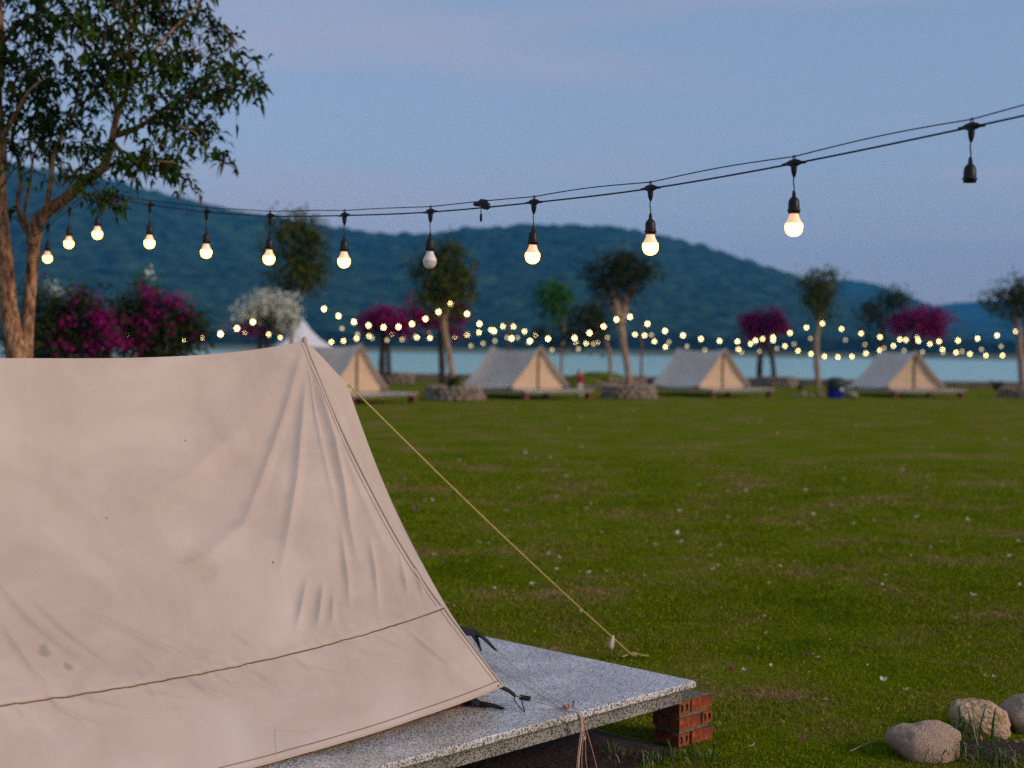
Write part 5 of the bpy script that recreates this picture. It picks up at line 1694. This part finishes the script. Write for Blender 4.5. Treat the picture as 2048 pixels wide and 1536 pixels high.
def grass(name, n, d0, d1, hmin, hmax, w, seg):
    u = rng.random(n)
    d = 1 / (1 / d0 + (1 / d1 - 1 / d0) * u)
    x = (rng.random(n) * 2 - 1) * 0.385 * d + 0.0
    keep = ~inside_slab(x, d) & (rng.random(n) > bare(x, d) * .65)
    x = x[keep]; y = d[keep]; n = len(x)
    clump = 0.75 + 0.5 * np.clip(fbm(x * 2.6, y * 2.6, 95, 3) + .3, -.4, 1)
    h = rng.uniform(hmin, hmax, n) * clump * (1 + .25 * (y - d0) / (d1 - d0))
    tall = rng.random(n) > .985; h = np.where(tall, h * 1.9, h)
    az = rng.uniform(0, 2 * np.pi, n); lean = rng.uniform(.15, 1.1, n) * h
    wd = w * rng.uniform(.7, 1.3, n) * np.clip(y / 7, 1, 2.2)
    fa = rng.uniform(0, 2 * np.pi, n)
    sx = np.cos(fa) * wd / 2; sy = np.sin(fa) * wd / 2
    lx = np.cos(az) * lean; ly = np.sin(az) * lean
    z0 = 0.02 * fbm(x * 0.25, y * 0.25, 3) * np.clip((y - 9) / 8, 0, 1) - .002
    if seg:
        v = np.stack([np.stack([x - sx, y - sy, z0], 1), np.stack([x + sx, y + sy, z0], 1), np.stack([x + sx * .8 + lx * .35, y + sy * .8 + ly * .35, z0 + h * .6], 1),
                      np.stack([x - sx * .8 + lx * .35, y - sy * .8 + ly * .35, z0 + h * .6], 1), np.stack([x + lx, y + ly, z0 + h * .92], 1)], 1).reshape(-1, 3)
        b = np.arange(n)[:, None] * 5
        f = (b[:, :, None] + np.array([[0, 1, 2], [0, 2, 3], [3, 2, 4]])[None]).reshape(-1, 3)
    else:
        v = np.stack([np.stack([x - sx, y - sy, z0], 1), np.stack([x + sx, y + sy, z0], 1), np.stack([x + lx, y + ly, z0 + h], 1)], 1).reshape(-1, 3)
        f = np.arange(3 * n).reshape(-1, 3)
    tag(link(name, np_mesh(name, v, f), None, M['blade']), kind='stuff', label='short green lawn grass')


grass('grass', 260000, 5.2, 9.0, .009, .021, .0038, True)
grass('grass', 300000, 8.8, 22.0, .012, .026, .006, False)


def long_tuft(px, py, n, h, label, spread=.10, straw=.35):
    g = on_ground(px, py)
    t = empty('grass_tuft', (g.x, g.y, 0), 0, label, 'grass tuft', 'long grass tufts')
    for (mm, frac, nm) in ((M['blade_long'], 1 - straw, 'blades'), (M['straw'], straw, 'dry_blades')):
        v = []; f = []
        for k in range(max(1, int(n * frac))):
            a = random.uniform(0, 6.28); b = Vector((random.gauss(0, spread), random.gauss(0, spread * .7), 0)); le = h * random.uniform(.35, 1.0)
            q = Vector((math.cos(a), math.sin(a), 0)); ln = random.uniform(.3, 1.2) if nm == 'blades' else random.uniform(.8, 2.0)
            s = Vector((-math.sin(a), math.cos(a), 0)) * (.0035 if nm == 'blades' else .0016)
            p1 = b + q * le * .2 * ln + Vector((0, 0, le * .55)); p2 = b + q * le * .5 * ln + Vector((0, 0, le * .85 / max(1, ln))); p3 = b + q * le * .85 * ln + Vector((0, 0, le * .8 / max(1, ln * ln)))
            o = len(v); v += [b - s, b + s, p1 + s, p1 - s, p2 + s * .7, p2 - s * .7, p3]
            f += [(o, o + 1, o + 2, o + 3), (o + 3, o + 2, o + 4, o + 5), (o + 5, o + 4, o + 6)]
        m = MB(); m.add(v, f); tag(m.build(nm, mm, t), kind='stuff')
    return t


for (px, py, n, h, lb) in [(1950, 1486, 30, .20, 'long grass tuft growing between the two river stones'), (1905, 1520, 50, .13, 'long grass tuft in front of the speckled river stone'),
                           (2000, 1530, 70, .10, 'dense grass tuft at the bottom right corner'), (1318, 1522, 22, .08, 'weedy tuft beside the near brick pier, left'),
                           (1430, 1522, 26, .05, 'weedy tuft at the right foot of the near brick pier'), (1230, 1512, 20, .08, 'pale weedy tuft in the shade under the platform'), (1290, 1530, 40, .10, 'straw tuft in the shade at the bottom under the platform'), (1385, 1516, 40, .04, 'short tuft at the front foot of the near brick pier')]:
    long_tuft(px, py, n, h, lb, .07 if h > .1 else .06)

# river stones at the bottom right
for k, (px, py, sx, sy, sz, rz_, mt, lb, seed) in enumerate([(1856, 1512, .155, .12, .100, .3, 'boulder', 'speckled pinkish river stone, front one of the row', 5),
                                                           (1966, 1466, .145, .11, .090, -.15, 'boulder2', 'smooth tan river stone behind the speckled one', 8),
                                                           (2080, 1462, .15, .12, .11, .2, 'boulder', 'grey-brown river stone cut off by the right edge', 9)]):
    g = on_ground(px, py)
    me = stone_mesh('river_stone', seed, 5, .15, M[mt], .15)
    o = link('river_stone', me, None, loc=(g.x, g.y + sy * .2, sz * .50), rot=(.1, .12, rz_), scale=(sx, sy, sz))
    tag(o, lb, 'stone', 'river stones at the lawn edge')
PEB = [stone_mesh('pebble', 80 + k, 2, .12, M['boulder2'], .3) for k in range(3)]
for k in range(9):
    g = on_ground(random.uniform(1960, 2060), random.uniform(1476, 1500))
    s_ = random.uniform(.008, .018)
    tag(link('pebble', PEB[k % 3], loc=(g.x, g.y, s_ * .5), scale=(s_ * 1.3, s_, s_ * .8), rot=(0, 0, k)), 'small pebble on bare soil beside the tan river stone', 'pebble', 'pebbles by the river stones')
g = on_ground(1990, 1500)
n1, n2 = 28, 8
aa = np.linspace(0, 2 * np.pi, n1)[:, None] * np.ones(n2)[None]; rr = np.linspace(1, 0, n2)[None] * np.ones(n1)[:, None]
wob = 1 + .25 * np.sin(3 * aa + 1) + .15 * np.sin(7 * aa)
X = g.x + .30 * rr * np.cos(aa) * wob; Y = g.y + .16 * rr * np.sin(aa) * wob; Z = .004 + .018 * (1 - rr ** 2)
tag(link('soil_patch', np_mesh('soil_patch', np.stack([X, Y, Z], -1).reshape(-1, 3), grid_faces(n1, n2, True), True), None, M['soil']), kind='structure')


# fallen bougainvillea petals
def petal_mesh(seed, mt, n=3):
    r = random.Random(seed); m = MB()
    for k in range(n):
        a = 2.1 * k + r.uniform(-.3, .3); q = Vector((math.cos(a), math.sin(a), 0)); s = Vector((-q.y, q.x, 0))
        le = r.uniform(.8, 1.1); cu = r.uniform(.4, .9)
        P0 = Vector((0, 0, .05)); p1 = q * .42 * le + s * .40 + Vector((0, 0, .55 * cu)); p2 = q * .42 * le - s * .36 + Vector((0, 0, .50 * cu)); pm = q * .5 * le + Vector((0, 0, .30 * cu)); p3 = q * .72 * le + Vector((0, 0, 1.0 * cu))
        m.add([P0, p1, pm, p2, p3], [(0, 1, 2), (0, 2, 3), (1, 4, 2), (2, 4, 3)])
    me = m.mesh('fallen_petal', True); me.materials.append(mt); return me


PW = [petal_mesh(k, M['petalw']) for k in range(4)]; PM = [petal_mesh(10 + k, M['petalm']) for k in range(3)]; PP = [petal_mesh(20 + k, M['petalp'], 2) for k in range(3)]


def petal(px, py, me, size, label, group='fallen petals on the lawn'):
    g = on_ground(px, py)
    s_ = size
    o = link('fallen_petal', me, loc=(g.x, g.y, .022), rot=(random.uniform(-.6, .6), random.uniform(-.6, .6), random.uniform(0, 6.28)), scale=(s_, s_, s_))
    return tag(o, label, 'petal', group)


for (px, py, me, sz, lb) in [(1465, 1348, PM[0], .030, 'magenta petal on the lawn just right of the platform corner'), (1613, 1322, PM[1], .022, 'small magenta petal on the lawn above the platform corner'),
                             (1703, 1307, PP[0], .018, 'small pink petal in the middle of the near lawn'), (1600, 1492, PP[1], .045, 'folded salmon-pink petal at the bottom of the lawn'),
                             (1507, 1502, PW[0], .018, 'cream petal at the bottom of the lawn right of the brick pier'), (1947, 1198, PW[1], .034, 'large white petal on the right of the lawn'),
                             (1768, 1370, PW[2], .028, 'thin white petal lying on the lawn above the river stones'), (1355, 1073, PW[3], .045, 'large bright white petal in mid lawn'),
                             (1146, 975, PM[2], .040, 'magenta petal in mid lawn right of the guy rope'), (1270, 970, PM[0], .036, 'magenta petal far out on the lawn'),
                             (832, 1023, PM[1], .046, 'purple petal by the edge of the foreground tent'), (1520, 1042, PM[2], .032, 'magenta petal on the lawn right of the bright white petal'),
                             (1590, 1130, PP[2], .034, 'pink petal on the lawn above the platform'), (1727, 1110, PP[0], .034, 'pink petal right of centre on the lawn')]:
    petal(px, py, me, sz, lb)
for k in range(175):
    u = random.random()
    py = 815 + (1420 - 815) * u ** 1.5
    px = random.uniform(740 + max(0, (py - 850) * .45), 2040)
    d = CAM_H * F_PX / (py - hor(px))
    if py > 1240 and px < 1450: continue
    w = random.random()
    sz = random.uniform(.020, .042) * (1.0 if py < 1050 else (.7 if py < 1200 else .45))
    if w < .84: petal(px, py, random.choice(PW), sz, 'small white petal fallen on the lawn', 'scattered white petals')
    elif w < .92: petal(px, py, random.choice(PM), sz, 'small magenta petal fallen far out on the lawn', 'scattered magenta petals')
    else: petal(px, py, random.choice(PP), sz, 'small faded pink petal fallen on the lawn', 'scattered pink petals')
# dry twigs
for k, (px, py, dx, dy, lb) in enumerate([(1700, 1512, 95, -26, 'pale dry grass stalk lying on the lawn left of the river stones'), (1845, 1525, 60, -4, 'dry twig lying in front of the speckled river stone')]):
    g = on_ground(px, py); g2 = on_ground(px + dx, py + dy)
    m = MB(); m.tube(catmull([(0, 0, .02), ((g2 - g) * .5 + Vector((0, .01, .035))), (g2 - g) + Vector((0, 0, .03))], 5), [.0022] * 11, 5)
    tag(m.build('dry_stalk', M['straw'], loc=(g.x, g.y, 0)), lb, 'stalk')
